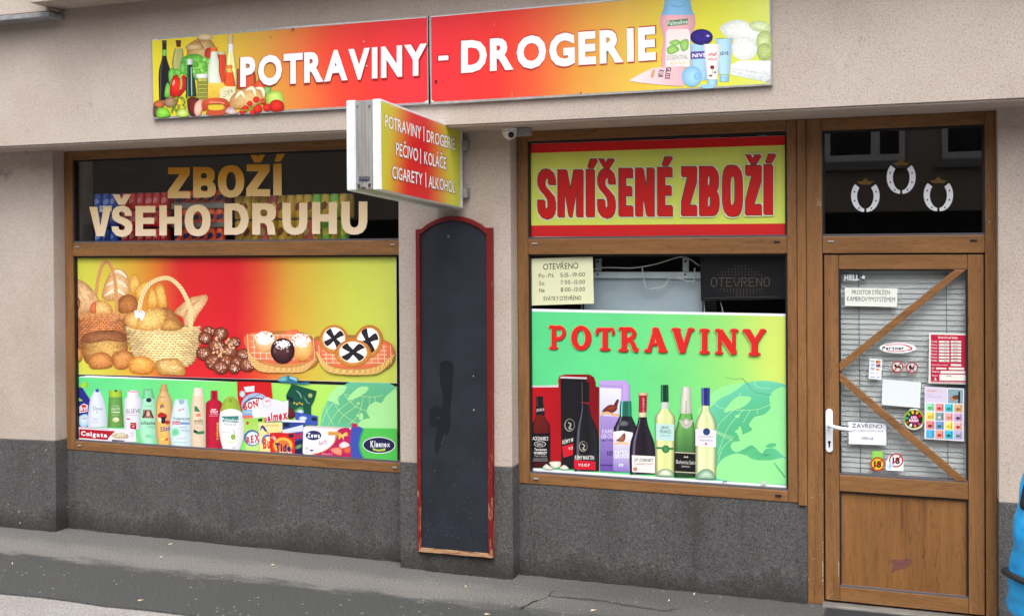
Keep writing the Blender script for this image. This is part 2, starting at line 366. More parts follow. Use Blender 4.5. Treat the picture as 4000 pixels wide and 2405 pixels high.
# bay and sill of the storey above, upper left corner
# projecting storey: underside seen along the top edge of the picture
pA = PY(*FA(215, 22), -0.66)
box('bay_wall', pA.x, 7, -0.66, Y_UP-0.002, pA.z, 7.5, M['plaster'], bld, 0.006)
pB = PY(*FA(352, 100), -0.56)
prism('window_sill', [(-9, PY(*FA(0,137),-0.56).z), (pB.x, PY(*FA(352,118),-0.56).z), (pB.x, PY(*FA(360,82),-0.56).z), (-9, PY(*FA(0,100),-0.56).z)], -0.56, Y_UP+0.01, M['zinc'], bld, 0.004)
prism('upper_apron', [(-9, PY(*FA(0,98),-0.52).z), (pB.x-0.03, PY(*FA(340,80),-0.52).z), (pB.x-0.03, 7.4), (-9, 7.4)], -0.52, Y_UP+0.01, M['plaster'], bld, 0.004)

# ---- windows
def rail(name, x0, x1, z0, z1, m, parent, y0=0.0, y1=0.075, bev=0.005): return box(name, x0, x1, y0, y1, z0, z1, m, parent, bev)
FW = 0.066
def gask(x0, x1, z0, z1, parent, t=0.012):
    bm = bmesh.new()
    for a in ((x0,x1,z1-t,z1),(x0,x0+t,z0,z1-t),(x1-t,x1,z0,z1-t)): bm_box(bm, a[0], a[1], 0.016, 0.05, a[2], a[3])
    from_bm('gasket', bm, M['gasket'], parent)
    box('glazing_bead', x0, x1, 0.012, 0.05, z0, z0+t, M['beadgrey'], parent)
ZT0, ZT1 = zz(0, (276,999),(1546,996),(2063,993.2),(3078,993.2),(3212,989),(3846,989)), zz(0, (285,948),(1546,933.8),(2063,930.8),(3074,927.4),(3212,924.5),(3846,923.1))
def window(x0, x1, xi0, xi1, z0, name_lbl):
    wn = empty('window', ((x0+x1)/2, 0, z0), parent=bld); wn['label'] = name_lbl
    zg0, zgt = z0+0.062, 2.638
    rail('frame_stile', x0, xi0, z0, Z_SOF-0.001, M['wood_v'], wn); rail('frame_stile', xi1, x1, z0, Z_SOF-0.001, M['wood_v'], wn)
    rail('frame_rail', xi0+0.001, xi1-0.001, zgt, Z_SOF-0.001, M['wood_h'], wn, 0.001); rail('frame_rail', xi0+0.001, xi1-0.001, z0, zg0, M['wood_h'], wn, 0.001)
    rail('transom', xi0+0.001, xi1-0.001, ZT0, ZT1, M['wood_h'], wn, -0.002)
    for a, b in ((zg0, ZT0), (ZT1, zgt)):
        gask(xi0, xi1, a, b, wn); box('pane', xi0+0.004, xi1-0.004, Y_GLASS, Y_GLASS+0.006, a+0.004, b-0.004, M['glass'], wn)
    for zc in (ZT1-0.028, z0+0.035):
        for xc in (xi0+0.045, xi1-0.055):
            c = box('drain_cap', xc-0.017, xc+0.017, -0.0075, 0.0, zc-0.005, zc+0.005, M['alu'] if xc < (x0+x1)/2 or name_lbl.startswith('left') else M['gasket'], wn, 0.002)
    return wn
winL = window(XL_OUT, XR_L+0.07, xx(0, (285,948),(287,1400)), XR_L, ZS_L, 'left shop window, lettered above and covered by posters below')
XRI0, XRI1 = xx(0, (2063,930),(2064,1500)), xx(0, (3075,930),(3077,1500))
winR = window(XRW0, xx(0, (3114,1200)), XRI0, XRI1, ZS_R, 'right shop window beside the door, half covered by posters')
rail('mullion_cover', xx(0,(3115.5,1200)), xx(0,(3150,1200)), ZS_R-0.012, Z_SOF-0.001, M['wood_v'], winR, -0.008, 0.07)

# ---- door with its top light
door = empty('door', (0, 0, 0), parent=bld); door['label'] = 'brown wood grain shop door with diagonal bars and white handle'
XD0, XD1 = xx(0,(3151,1200)), XDOOR1
XDI0, XDI1 = xx(0,(3212,924)), xx(0,(3847.5,924))
rail('frame_stile', XD0, XDI0, 0.0, Z_SOF-0.001, M['wood_v'], door, 0.0, 0.08); rail('frame_stile', XDI1, XD1, 0.0, Z_SOF-0.001, M['wood_v'], door, 0.0, 0.08)
rail('frame_rail', XDI0+.001, XDI1-.001, zz(0, FF(450,335), FF(1790,292)), Z_SOF-0.001, M['wood_h'], door, 0.001)
ZTL1 = zz(0, FF(450,335), FF(1790,292))
rail('transom', XDI0+.001, XDI1-.001, ZT0, ZT1, M['wood_h'], door, -0.002)
gask(XDI0, XDI1, ZT1, ZTL1, door); box('pane', XDI0+.004, XDI1-.004, Y_GLASS, Y_GLASS+.006, ZT1+.004, ZTL1-.004, M['glass'], door)
for xc, mm in ((XDI0+.045, 'alu'), (XDI1-.055, 'gasket')): box('drain_cap', xc-.017, xc+.017, -.0075, 0, ZT1-.033, ZT1-.023, M[mm], door, .002)
# leaf (set back 6 mm) : stiles, rails, two diagonal bars, panel
YL = 0.008
LX0, LX1 = XDI0+0.008, XDI1-0.006
GX0, GX1 = xx(YL, FM(372,800), FN(372,600)), xx(YL, FM(1868,800), FN(1840,600))
LZ1 = ZT0-0.008; LZ0 = zz(YL, FO(335,1310), FO(2000,1478))
GZ1 = zz(YL, FM(372,152), FM(1870,155)); GZ0 = zz(YL, FO(475,12), FO(1830,92)); PZ1 = zz(YL, FO(480,180), FO(1830,268)); PZ0 = zz(YL, FO(490,1175), FO(1835,1305))
rail('leaf_stile', LX0, GX0, LZ0, LZ1, M['wood_v'], door, YL, .075); rail('leaf_stile', GX1, LX1, LZ0, LZ1, M['wood_v'], door, YL, .075)
def mitre(z0, z1, top):
    a, b = (LX0, LX1), (GX0, GX1)
    pts = [(GX0+.001, z0), (GX1-.001, z0), (GX1-.001, z1), (GX0+.001, z1)]
    prism('leaf_rail', pts, YL+.001, .074, M['wood_h'], door, .004)
mitre(GZ1, LZ1, 1); mitre(LZ0, PZ0, 0); rail('leaf_rail', GX0+.001, GX1-.001, PZ1, GZ0, M['wood_h'], door, YL-.001, .074)
gask(GX0, GX1, GZ0, GZ1, door, .010); box('pane', GX0+.004, GX1-.004, Y_GLASS, Y_GLASS+.006, GZ0+.004, GZ1-.004, M['glass'], door)
gask(GX0, GX1, PZ0, PZ1, door, .009)
pan = box('panel', GX0+.006, GX1-.006, .028, .05, PZ0+.006, PZ1-.006, M['wood_panel'], door)
def diag(a0, a1, b1, b0, m):
    pts = [(PY(*q, 0.004).x, PY(*q, 0.004).z) for q in (a0, a1, b1, b0)]
    pts = [(min(max(x, GX0+.001), GX1-.001), min(max(z, GZ0+.001), GZ1-.001)) for x, z in pts]
    prism('diagonal_bar', pts, 0.009, 0.0325, M[m], door, 0.004)
diag(FM(380,1240), FM(1720,158), FM(1855,158), FM(385,1342), 'wood_d1')
diag(FN(376,12), FN(1836,1250), FN(1700,1250), FN(374,112), 'wood_d2')
box('hinge_gap', LX0-.006, LX0, .03, .07, LZ0, LZ1, M['gasket'], door); box('hinge_gap', LX1, LX1+.005, .03, .07, LZ0, LZ1, M['gasket'], door)
box('threshold', XDI0-.005, XDI1+.005, -.06, .09, -.005, LZ0-.012, M['steel'], door, .004)
# handle: long plate, lever, key hole
def oval_plate(cx, z0, z1, r, y0, y1):
    pts = []
    for k in range(17): a = math.pi*k/16; pts.append((cx+r*math.cos(a), z1-r+r*math.sin(a)))
    for k in range(17): a = math.pi+math.pi*k/16; pts.append((cx+r*math.cos(a), z0+r+r*math.sin(a)))
    return pts
hx = xx(0, FN(260,600)); hz1, hz0 = zz(0, FN(260,425)), zz(0, FN(260,915)); hr = (xx(0, FN(300,600))-xx(0, FN(220,600)))/2
pl = prism('handle_plate', oval_plate(hx, hz0, hz1, hr, 0, 0), -.003, YL+.001, M['pvc'], door, .002)
lv = [PY(*FN(262,615), -.012), PY(*FN(262,612), -.045), PY(*FN(290,622), -.058), PY(*FN(350,640), -.06), PY(*FN(440,655), -.06), PY(*FN(520,668), -.058)]
tube('lever', smooth_pts([tuple(p) for p in lv], 4), [.012]*5+[.0105]*16, M['pvc'], door, 10)
kz = zz(0, FN(260,800)); prism('key_hole', [(hx+.008*math.cos(a), kz+.008*math.sin(a)) for a in [R(k) for k in range(-60,241,25)]]+[(hx-.004,kz-.028),(hx+.004,kz-.028)], -.0045, -.0035+.001, M['black'], door)
# scuffed bare patch on the door panel
sc_ = [FO(*q) for q in ((1012,905),(1050,890),(1110,898),(1175,880),(1240,890),(1245,930),(1195,958),(1150,985),(1090,1000),(1018,1030),(1030,975),(1040,940))]
prism('scuff', [(PY(*q,.028).x, PY(*q,.028).z) for q in sc_], .0272, .0285, m_var('scuffed_primer', (118,72,62), (98,58,50), 40, .7), door)

# ================================================================== SHOP INTERIOR (seen through the panes)
def room(name, *a): return tag(box(name, *a), kind='structure')
room('interior_floor', -6.6, .9, .32, 4.2, -.05, .0, M['interior_floor']); room('interior_ceiling', -6.6, .9, .12, 4.2, 2.72, 2.76, M['dark'])
room('interior_back_wall', -6.6, .9, 4.2, 4.26, 0, 2.72, M['dark'])
room('interior_side_wall', -6.66, -6.6, .3, 4.2, 0, 2.72, M['dark']); room('interior_side_wall', .9, .96, .3, 4.2, 0, 2.72, M['dark'])

# ================================================================== HOUSE ACROSS THE STREET (seen in the panes)
YO = -12.6
def opp(q):
    g = PY(*q, Y_GLASS); d = g - CAM; return g + Vector((d.x, -d.y, d.z))*((Y_GLASS-YO)/d.y)
ho = empty('opposite_house', (0, YO, 0), 'grey rendered house across the street mirrored in the shop panes', 'building')
zb = opp(FF(1100,1010)).z; zw0 = opp(FF(700,600)).z
m_opp = m_var('opposite_render', (176,164,152), (160,148,137), 5, .95)
box('wall', -26, 16, YO-.4, YO, zb, 6.2, m_opp, ho); box('ground_floor', -26, 16, YO-.4, YO+.05, -.05, zb, mat('opposite_dark_base', (40,33,29), .8), ho)
box('roof', -26.3, 16.3, YO-7, YO+.5, 6.2, 6.6, mat('opposite_roof', (120,62,48), .9), ho)
m_of = mat('opposite_window_frame', (235,235,238), .5); m_op = mat('opposite_pane', (16,18,22), .1)
xa, xb = opp(FF(470,500)).x, opp(FF(1135,500)).x; xc = opp(FF(1440,500)).x
pitch_ = xc-xa; wid = xb-xa
for k in range(-2, 5):
    for fl in range(1):
        x0_, z0_ = xa+k*pitch_, zw0+fl*3.3
        if x0_ < -25.5 or x0_+wid > 15.5: continue
        wn = empty('window', (x0_, YO, z0_), parent=ho)
        box('pane', x0_, x0_+wid, YO-.03, YO+.015, z0_, z0_+1.6, m_op, wn)
        bm = bmesh.new()
        for a in ((x0_,x0_+.09,z0_,z0_+1.6),(x0_+wid-.09,x0_+wid,z0_,z0_+1.6),(x0_+.091,x0_+wid-.091,z0_,z0_+.11),(x0_+.091,x0_+wid-.091,z0_+1.5,z0_+1.6),(x0_+wid*.58,x0_+wid*.58+.14,z0_+.111,z0_+1.499)):
            bm_box(bm, a[0], a[1], YO+.001, YO+.05, a[2], a[3])
        from_bm('frame', bm, m_of, wn)
        box('sill', x0_-.08, x0_+wid+.08, YO-.01, YO+.13, z0_-.14, z0_-.002, mat('opposite_sill', (150,148,146), .7) if not bpy.data.materials.get('opposite_sill') else bpy.data.materials['opposite_sill'], wn)
# ================================================================== PRINTED SHEETS
# flat print is laid as thin inked shapes, each a few hundredths of a millimetre above the last
_gl = {}
def glyph(ch, bold):
    key = (ch, bold)
    if key in _gl: return _gl[key]
    c = bpy.data.curves.new('tmp_text', 'FONT'); c.body = ch; c.offset = bold; c.resolution_u = 3; c.fill_mode = 'BOTH'
    o = bpy.data.objects.new('tmp_text', c); col.objects.link(o); bpy.context.view_layer.update()
    me = bpy.data.meshes.new_from_object(o.evaluated_get(bpy.context.evaluated_depsgraph_get()))
    vs = [(v.co.x, v.co.y) for v in me.vertices]; fs = [tuple(p.vertices) for p in me.polygons]
    bpy.data.objects.remove(o); bpy.data.curves.remove(c); bpy.data.meshes.remove(me)
    _gl[key] = (vs, fs); return vs, fs
ACUTE = dict(zip('ÁÉÍÓÚÝáéíóúý', 'AEIOUYaeiouy')); CARON = dict(zip('ČĎĚŇŘŠŤŽčěňřšž', 'CDENRSTZcenrsz')); RING = {'Ů': 'U', 'ů': 'u'}; GRAVE = {'È': 'E'}
THIN = 'AVTYLJ'; ROUND = 'OCGQDSPBRUoecdb'
def layout(s, bold, track=0.0):
    """list of (verts, faces, is_accent) in em units, cap height scaled to 1"""
    hv = glyph('H', bold)[0]; cap = max(v[1] for v in hv); lo = min(v[1] for v in hv); k = 1/(cap-lo)
    x = 0; out = []; prev = ''
    for ch in s:
        if ch == ' ': x += 0.34+track; prev = ''; continue
        base = ACUTE.get(ch) or CARON.get(ch) or RING.get(ch) or GRAVE.get(ch) or ch
        vs, fs = glyph(base, bold)
        if not vs: x += .3; continue
        x0 = min(v[0] for v in vs); x1 = max(v[0] for v in vs)
        gap = 0.16
        for c_ in (prev, base):
            if c_ in ROUND: gap -= 0.025
            elif c_ in THIN: gap -= 0.07
        if prev and base and prev+base in ('AV','VA','AT','TA','AY','LT','RA','KA','TY','LY'): gap -= 0.07
        if prev: x += max(gap, 0.03)+track
        V = [((vx-x0)*k+x, (vy-lo)*k) for vx, vy in vs]; fcs = list(fs)
        cx = x+(x1-x0)*k/2; top = max(v[1] for v in V)
        w_ = 0.11+bold*1.6; ah = 0.2
        def add(pts):
            n = len(V); V.extend(pts); fcs.append(tuple(range(n, n+len(pts))))
        t = top+0.09
        if ch in ACUTE: add([(cx-w_*.75, t), (cx+w_*.35, t), (cx+w_*1.35, t+ah), (cx+w_*.05, t+ah)])
        elif ch in GRAVE: add([(cx-w_*.35, t), (cx+w_*.65, t), (cx, t+ah), (cx-w_*1.2, t+ah)])
        elif ch in CARON:
            add([(cx-w_*.55, t), (cx, t), (cx, t+ah*.48), (cx-w_*.62, t+ah), (cx-w_*1.75, t+ah)]); add([(cx, t), (cx+w_*.55, t), (cx+w_*1.75, t+ah), (cx+w_*.62, t+ah), (cx, t+ah*.48)])
        elif ch in RING:
            for q in range(8):
                a0, a1 = q*math.pi/4, (q+1)*math.pi/4
                add([(cx+.13*math.cos(a0), t+.12+.13*math.sin(a0)), (cx+.13*math.cos(a1), t+.12+.13*math.sin(a1)), (cx+.07*math.cos(a1), t+.12+.07*math.sin(a1)), (cx+.07*math.cos(a0), t+.12+.07*math.sin(a0))])
        out.append((V, fcs)); x += (x1-x0)*k; prev = base
    return out, x
class Pr:
    """a printed sheet: frame of pixels f, plane y = Y, parts made under parent"""
    DL = 0.00005; inc = 1.0
    def __init__(s, f, Y, parent): s.f, s.Y, s.p = f, Y, parent; s.lay = 1; s.off = wloc(parent); s.V = []; s.Fc = []; s.C = []; s.gr = 0.0; s.m = M['ink']; s.g = 1.0; s.to3 = None
    def begin(s, name, grain=0.0): s.name = name; s.V, s.Fc, s.C = [], [], []; s.gr = grain; s.lay += 1; s.inc = 0.5
    def end(s, label=None):
        if not s.V: return None
        me = bpy.data.meshes.new(s.name); me.from_pydata(s.V, [], s.Fc)
        ca = me.color_attributes.new('Col', 'FLOAT_COLOR', 'POINT')
        ca.data.foreach_set('color', [c for q in s.C for c in q])
        # all ink faces the street
        o = link(s.name, me, s.m, s.p)
        if label: o['label'] = label
        return o
    def pt(s, x, y):
        if s.to3: return s.to3(x, y, s.lay*s.DL)
        q = PY(*s.f(x, y), s.Y - s.lay*s.DL); return tuple(q - s.off)
    def c4(s, c): return (s2l(c[0])*s.g, s2l(c[1])*s.g, s2l(c[2])*s.g, c[3] if len(c) > 3 else s.gr)
    def raw(s, pts, faces, cols):
        n = len(s.V); s.V += [s.pt(*p) for p in pts]; s.Fc += [tuple(i+n for i in f) for f in faces]
        s.C += [s.c4(c) for c in cols]; s.lay += s.inc
    def poly(s, pts, c):
        tri = tessellate_polygon([[Vector((x, y, 0)) for x, y in pts]])
        cols = [c(*p) for p in pts] if callable(c) else [c]*len(pts)
        s.raw(pts, [tuple(t) for t in tri], cols)
    def spoly(s, pts, c, k=4): s.poly(smooth_pts(pts, k, True), c)
    def grid(s, q, nx, ny, cf):
        """q = TL, TR, BR, BL"""
        P = []; C = []
        for j in range(ny+1):
            for i in range(nx+1):
                u, v = i/nx, j/ny
                P.append(tuple((q[0][a]*(1-u)+q[1][a]*u)*(1-v)+(q[3][a]*(1-u)+q[2][a]*u)*v for a in (0, 1))); C.append(cf(u, v))
        s.raw(P, [(j*(nx+1)+i, j*(nx+1)+i+1, (j+1)*(nx+1)+i+1, (j+1)*(nx+1)+i) for j in range(ny) for i in range(nx)], C)
    def blob(s, pts, ci, ce, hl=(0, 0), rings=4, k=4, noise=0.0, smooth=True):
        P = smooth_pts(pts, k, True) if smooth else pts; n = len(P)
        cx = sum(p[0] for p in P)/n+hl[0]; cy = sum(p[1] for p in P)/n+hl[1]
        V = [(cx, cy)]; C = [ci]; Fc = []
        for r in range(1, rings+1):
            t = r/rings
            for p in P:
                V.append((cx+(p[0]-cx)*t, cy+(p[1]-cy)*t)); w_ = t**2.2; nz = 1+random.uniform(-noise, noise)
                C.append(tuple(max(0, min(255, (a*(1-w_)+b*w_)*nz)) for a, b in zip(ci, ce)))
        for i in range(n): Fc.append((0, 1+i, 1+(i+1) % n))
        for r in range(rings-1):
            for i in range(n): Fc.append((1+r*n+i, 1+(r+1)*n+i, 1+(r+1)*n+(i+1) % n, 1+r*n+(i+1) % n))
        s.raw(V, Fc, C)
    def ell(s, cx, cy, rx, ry, ci, ce=None, rot=0, hl=(0, 0), n=22, noise=0.0):
        a = R(rot); pts = [(cx+rx*math.cos(t)*math.cos(a)-ry*math.sin(t)*math.sin(a), cy+rx*math.cos(t)*math.sin(a)+ry*math.sin(t)*math.cos(a)) for t in [6.28318*i/n for i in range(n)]]
        if ce is None: s.poly(pts, ci)
        else: s.blob(pts, ci, ce, hl, 4, smooth=False, noise=noise)
    SH = {'plain': ((0, .80), (.18, .97), (.36, 1.06), (.62, 1.0), (.85, .9), (1, .76)), 'glass': ((0, .55), (.1, .75), (.17, 2.6), (.24, 1.0), (.6, .85), (.86, 1.25), (1, .5)), 'flat': ((0, 1), (1, 1)),
          'clear': ((0, .55), (.09, .85), (.2, 1.12), (.5, 1.0), (.8, 1.03), (.93, .8), (1, .5)), 'soft': ((0, .88), (.25, 1.02), (.6, 1.0), (1, .86))}
    def prof(s, rows, c, sh='plain', k=4, sm=True):
        """rows: (y, xl, xr) from top to bottom"""
        rows = smooth_pts(rows, k) if sm else rows; S = s.SH[sh]; V = []; C = []; n = len(S)
        y0, y1 = rows[0][0], rows[-1][0]
        for (y, a, b) in rows:
            cc = c((y-y0)/(y1-y0)) if callable(c) else c
            for t, m_ in S: V.append((a+(b-a)*t, y)); C.append(tuple(max(0, min(255, q*m_ + (30 if m_ > 2 else 0))) for q in cc[:3]))
        s.raw(V, [(j*n+i, j*n+i+1, (j+1)*n+i+1, (j+1)*n+i) for j in range(len(rows)-1) for i in range(n-1)], C)
    def line(s, pts, w_, c, k=0, taper=False):
        P = smooth_pts(pts, k) if k else list(pts); V = []; n = len(P)
        for i, p in enumerate(P):
            a, b = P[max(i-1, 0)], P[min(i+1, n-1)]; dx, dy = b[0]-a[0], b[1]-a[1]; L = math.hypot(dx, dy) or 1
            h = w_/2*(math.sin(math.pi*(i+.4)/(n-.2)) if taper else 1); V += [(p[0]-dy/L*h, p[1]+dx/L*h), (p[0]+dy/L*h, p[1]-dx/L*h)]
        cc = [c(i/(n-1)) for i in range(n) for _ in (0, 1)] if callable(c) else [c]*len(V)
        s.raw(V, [(2*i, 2*i+1, 2*i+3, 2*i+2) for i in range(n-1)], cc)
    def text(s, body, q, c, bold=0.0, track=0.0, each=None):
        """q = TL, TR, BR, BL of the cap-height box; c colour or function of v (0 top, 1 base line)"""
        L, W = layout(body, bold, track)
        for i, (V, fc) in enumerate(L):
            if each: s.begin(each, s.gr)
            P = []; C = []
            for x, y in V:
                u, v = x/W, 1-y
                P.append(tuple((q[0][a]*(1-u)+q[1][a]*u)*(1-v)+(q[3][a]*(1-u)+q[2][a]*u)*v for a in (0, 1)))
                C.append(c(v) if callable(c) else c)
            s.raw(P, fc, C); s.lay -= s.inc
            if each: s.end()
        s.lay += 1
    def row(s, body, x0, y0, x1, y1, h, c, bold=0.0, track=0.0):
        """text on a base line from (x0,y0) to (x1,y1), upright caps of height h"""
        if s.name == 'lettering':
            if s.V: s.end()
            s.begin('lettering', s.gr)
        s.text(body, ((x0, y0-h), (x1, y1-h), (x1, y1), (x0, y0)), c, bold, track)
def mixc(a, b, t): return tuple(p*(1-t)+q*t for p, q in zip(a, b))
def grad(stops):
    def f(u):
        for (p0, c0), (p1, c1) in zip(stops, stops[1:]):
            if u <= p1: return mixc(c0, c1, max(0, min(1, (u-p0)/(p1-p0 or 1))))
        return stops[-1][1]
    return f
def sheet(f, Y, pts, thick, m, parent, name='backing'):
    """thin board with outline pts"""
    P = [PY(*f(*p), Y) for p in pts]
    return prism(name, [(p.x, p.z) for p in P], Y, Y+thick, m, parent)
def quadthing(name, f, Y, pts, label, cat, group=None):
    P = [PY(*f(*p), Y) for p in pts]
    return empty(name, ((min(p.x for p in P)+max(p.x for p in P))/2, Y, min(p.z for p in P)), label, cat, group)
WHITE = (238,240,248); RED = (214,34,40)
# ================================================================== LONG SIGN OVER THE WINDOWS (two boards)
Y_SGN = Y_UP-0.022
sgL = quadthing('sign_board', FB, Y_SGN, [(178,298),(2320,122),(2330,800),(192,918)], 'yellow to red sign board reading POTRAVINY with groceries pictured on it', 'sign')
sheet(FB, Y_SGN, [(176,298),(1120,216),(2322,120),(2334,804),(190,921)], 0.02, M['alu'], sgL, 'backing_board')
p = Pr(FB, Y_SGN, sgL)
gL = grad([(0,(226,212,44)),(.27,(221,190,56)),(.42,(216,158,66)),(.55,(226,116,58)),(.66,(233,70,50)),(.8,(233,52,52)),(1,(233,48,62))])
p.begin('printed_background'); p.grid([(186,312),(2306,136),(2314,788),(200,904)], 40, 6, lambda u, v: mixc(gL(u+.02*math.sin(v*5)), (150,110,60), .06*v)); p.end()
# dog-eared white corners of the film
p.begin('curled_film_edge'); p.poly([(186,306),(242,298),(205,318)], (205,205,200)); p.end(); p.begin('curled_film_edge'); p.poly([(1090,226),(1272,206),(2300,131),(2300,138),(1272,216)], (214,212,208)); p.end(); p.begin('curled_film_edge'); p.poly([(2280,790),(2318,770),(2320,794)], (215,213,208)); p.end()
p.begin('printed_oil_jars')
p.blob([(455,400),(460,350),(520,310),(560,300),(640,310),(690,400),(690,470),(600,490),(470,460)], (206,176,120), (150,110,60), noise=.06)
p.blob([(530,300),(540,272),(590,262),(645,272),(655,300),(600,312)], (222,204,158), (178,150,98)); p.blob([(445,360),(470,345),(530,340),(580,352),(575,382),(510,392),(455,385)], (212,186,134), (160,126,74))
p.blob([(600,380),(640,370),(670,400),(665,470),(610,480),(590,430)], (196,60,42), (150,40,30)); p.line([(540,300),(590,390)], 5, (120,60,30)); p.ell(540,330,8,8,(190,40,30)); p.end()
p.begin('printed_oil_bottle'); p.prof([(375,362,420),(420,350,428),(480,340,425),(540,345,420)], (170,166,104), 'clear'); p.prof([(312,366,410),(340,372,408),(364,374,406)], (92,38,30)); p.end()
p.begin('printed_lettuce')
p.blob([(405,480),(430,440),(490,420),(560,425),(605,480),(620,530),(655,570),(655,635),(560,630),(480,600),(420,560)], (150,214,92), (62,140,46), noise=.14)
for i in range(16): p.blob([(x_:=random.uniform(430,620), y_:=random.uniform(450,600)),(x_+34,y_-12),(x_+46,y_+22),(x_+10,y_+30)], random.choice([(160,222,104),(120,196,74),(96,176,62)]), (72,150,52))
p.end()
p.begin('printed_wine_bottle'); p.prof([(312,262,297),(380,264,297),(440,263,298),(490,252,310),(535,240,324),(600,236,328),(700,238,322),(776,240,298)], (26,22,26), 'glass'); p.prof([(385,266,298),(432,265,299)], (112,196,92), sm=False); p.prof([(312,262,298),(336,263,297)], (60,66,52), sm=False); p.end()
p.begin('printed_leaves')
for q in ([(312,560),(340,525),(365,540),(350,600),(320,640)],[(400,510),(425,480),(445,520),(430,575),(405,560)],[(300,640),(285,690),(285,750),(330,740),(325,660)],[(350,560),(380,530),(410,560),(395,590)]): p.blob(q, (130,204,88), (60,146,54))
p.end()
p.begin('printed_milk_bottle'); p.prof([(398,640,690),(440,636,692),(500,622,712),(560,616,722),(645,616,722)], (226,234,214), 'soft'); p.prof([(368,634,690),(400,634,692)], (232,112,52), sm=False); p.end()
p.begin('printed_pickle_jar'); p.prof([(420,692,752),(450,700,756),(560,702,758),(635,720,750)], (206,66,38), 'clear'); p.prof([(400,690,750),(422,690,750)], (196,196,150), sm=False); p.end()
p.begin('printed_white_wine'); p.prof([(345,774,812),(400,770,815),(460,760,825),(560,750,840),(700,745,838)], lambda t: mixc((232,232,176),(226,222,120),t), 'clear'); p.prof([(272,770,812),(345,772,812)], (212,184,128)); p.prof([(340,774,812),(394,772,815)], (236,236,228), sm=False); p.end()
p.begin('printed_juice_bottle'); p.prof([(530,766,800),(590,748,818),(668,742,830)], (228,82,38), 'clear'); p.prof([(503,757,805),(530,757,805)], (230,126,44), sm=False); p.prof([(530,766,800),(560,760,806)], (232,190,90), sm=False); p.end()
p.begin('printed_preserve_jar'); p.prof([(530,845,935),(560,840,980),(690,838,990)], (206,84,50), 'clear'); p.prof([(500,880,942),(528,880,942)], (176,160,100), sm=False); p.blob([(985,640),(1040,600),(1075,660),(1040,720),(990,700)], (222,100,60), (196,74,50)); p.blob([(1040,700),(1080,650),(1105,690),(1070,740)], (150,190,110),(90,150,70)); p.end()
p.begin('printed_cheese'); p.poly([(612,640),(720,642),(768,670),(772,706),(706,716),(694,776),(614,784)], lambda x, y: mixc((240,206,84),(214,170,50),(y-640)/140)); p.ell(660,716,12,8,(214,176,64)); p.ell(640,670,8,6,(214,176,64))
p.poly([(706,694),(750,668),(820,672),(830,720),(790,788),(708,774)], (222,216,176)); [p.ell(random.uniform(722,808), random.uniform(690,766), 4, 3, (110,120,96)) for _ in range(20)]; p.end()
p.begin('printed_pepper'); p.blob([(322,690),(332,640),(345,596),(372,578),(400,604),(432,580),(456,612),(458,670),(432,706),(392,748),(345,750),(322,730)], (232,44,34), (150,16,20), (-10,-10)); p.line([(404,690),(412,640),(404,590),(392,566),(404,558)], 13, (128,196,84), 3); p.ell(352,640,9,24,(250,150,130),rot=14); p.end()
p.begin('printed_green_bottle'); p.prof([(500,455,497),(580,454,500),(620,448,515),(745,448,530)], (24,50,42), 'glass'); p.prof([(458,454,497),(500,455,497)], (206,214,218)); p.line([(488,520),(492,740)], 8, (150,190,180)); p.end()
p.begin('printed_olive_jar'); p.prof([(600,528,613),(640,534,618),(782,536,612)], (178,176,92), 'clear'); [p.ell(555+20*(i%3), 640+30*(i//3), 15, 12, (150,156,58), (88,96,34)) for i in range(15)]; p.prof([(572,524,616),(602,526,614)], (232,234,234)); p.end()
p.begin('printed_loaf', .25); p.blob([(778,800),(812,728),(890,682),(980,670),(1040,688),(1066,740),(1050,790),(930,830),(850,838),(800,836)], (222,186,128), (172,122,66), noise=.05)
for q in ([(828,760),(870,712),(900,760)],[(910,700),(960,680),(985,740)],[(985,680),(1036,690),(1050,750)]): p.line(q, 26, (240,228,202), 4, True)
p.end()
p.begin('printed_apple_and_tomatoes'); p.blob([(1066,770),(1080,722),(1130,702),(1180,714),(1200,768),(1198,840),(1100,840)], (204,226,118), (136,180,60), (-10,-20)); p.blob([(1092,810),(1110,780),(1150,770),(1195,790),(1204,835),(1180,858),(1110,858)], (228,50,36), (160,20,20), (-10,-12))
for q in ((990,770,26),(940,800,22),(1040,785,24),(1072,830,32),(1000,840,36),(905,838,26),(880,862,22),(960,868,20)): p.ell(q[0],q[1],q[2],q[2]*.92,(230,52,38),(160,20,20),hl=(-6,-8))
p.line([(860,850),(930,850),(1000,800),(1060,780)], 7, (110,150,50), 4); p.end()
p.begin('printed_sausages_and_meat'); p.blob([(455,790),(480,752),(540,760),(570,810),(560,880),(480,890)], (120,44,40), (64,20,22), noise=.1); p.blob([(510,860),(520,800),(560,768),(578,800),(560,880),(528,896)], (238,196,176),(206,150,130))
p.line([(600,850),(590,800),(640,780),(740,784),(770,830)], 46, lambda t: mixc((206,92,58),(168,60,38),abs(t-.5)*2), 4); p.line([(605,860),(660,872),(730,866),(770,838)], 40, (190,80,50), 4); p.line([(628,790),(700,790),(745,800)], 8, (236,150,112), 3); p.end()
p.begin('printed_vegetables'); p.blob([(276,790),(300,758),(350,752),(380,790),(360,820),(300,825)], (176,140,108),(120,86,60)); p.blob([(196,800),(230,776),(276,784),(270,826),(210,840)], (206,110,60),(140,70,40)); p.blob([(196,820),(230,830),(236,880),(198,900)], (110,80,62),(70,48,40))
for i in range(46): x_, y_ = random.uniform(330,465), random.uniform(745,880); p.line([(x_,y_),(x_+random.uniform(-22,22),y_-random.uniform(8,30))], 6, random.choice([(88,140,54),(60,108,40),(120,168,78)]))
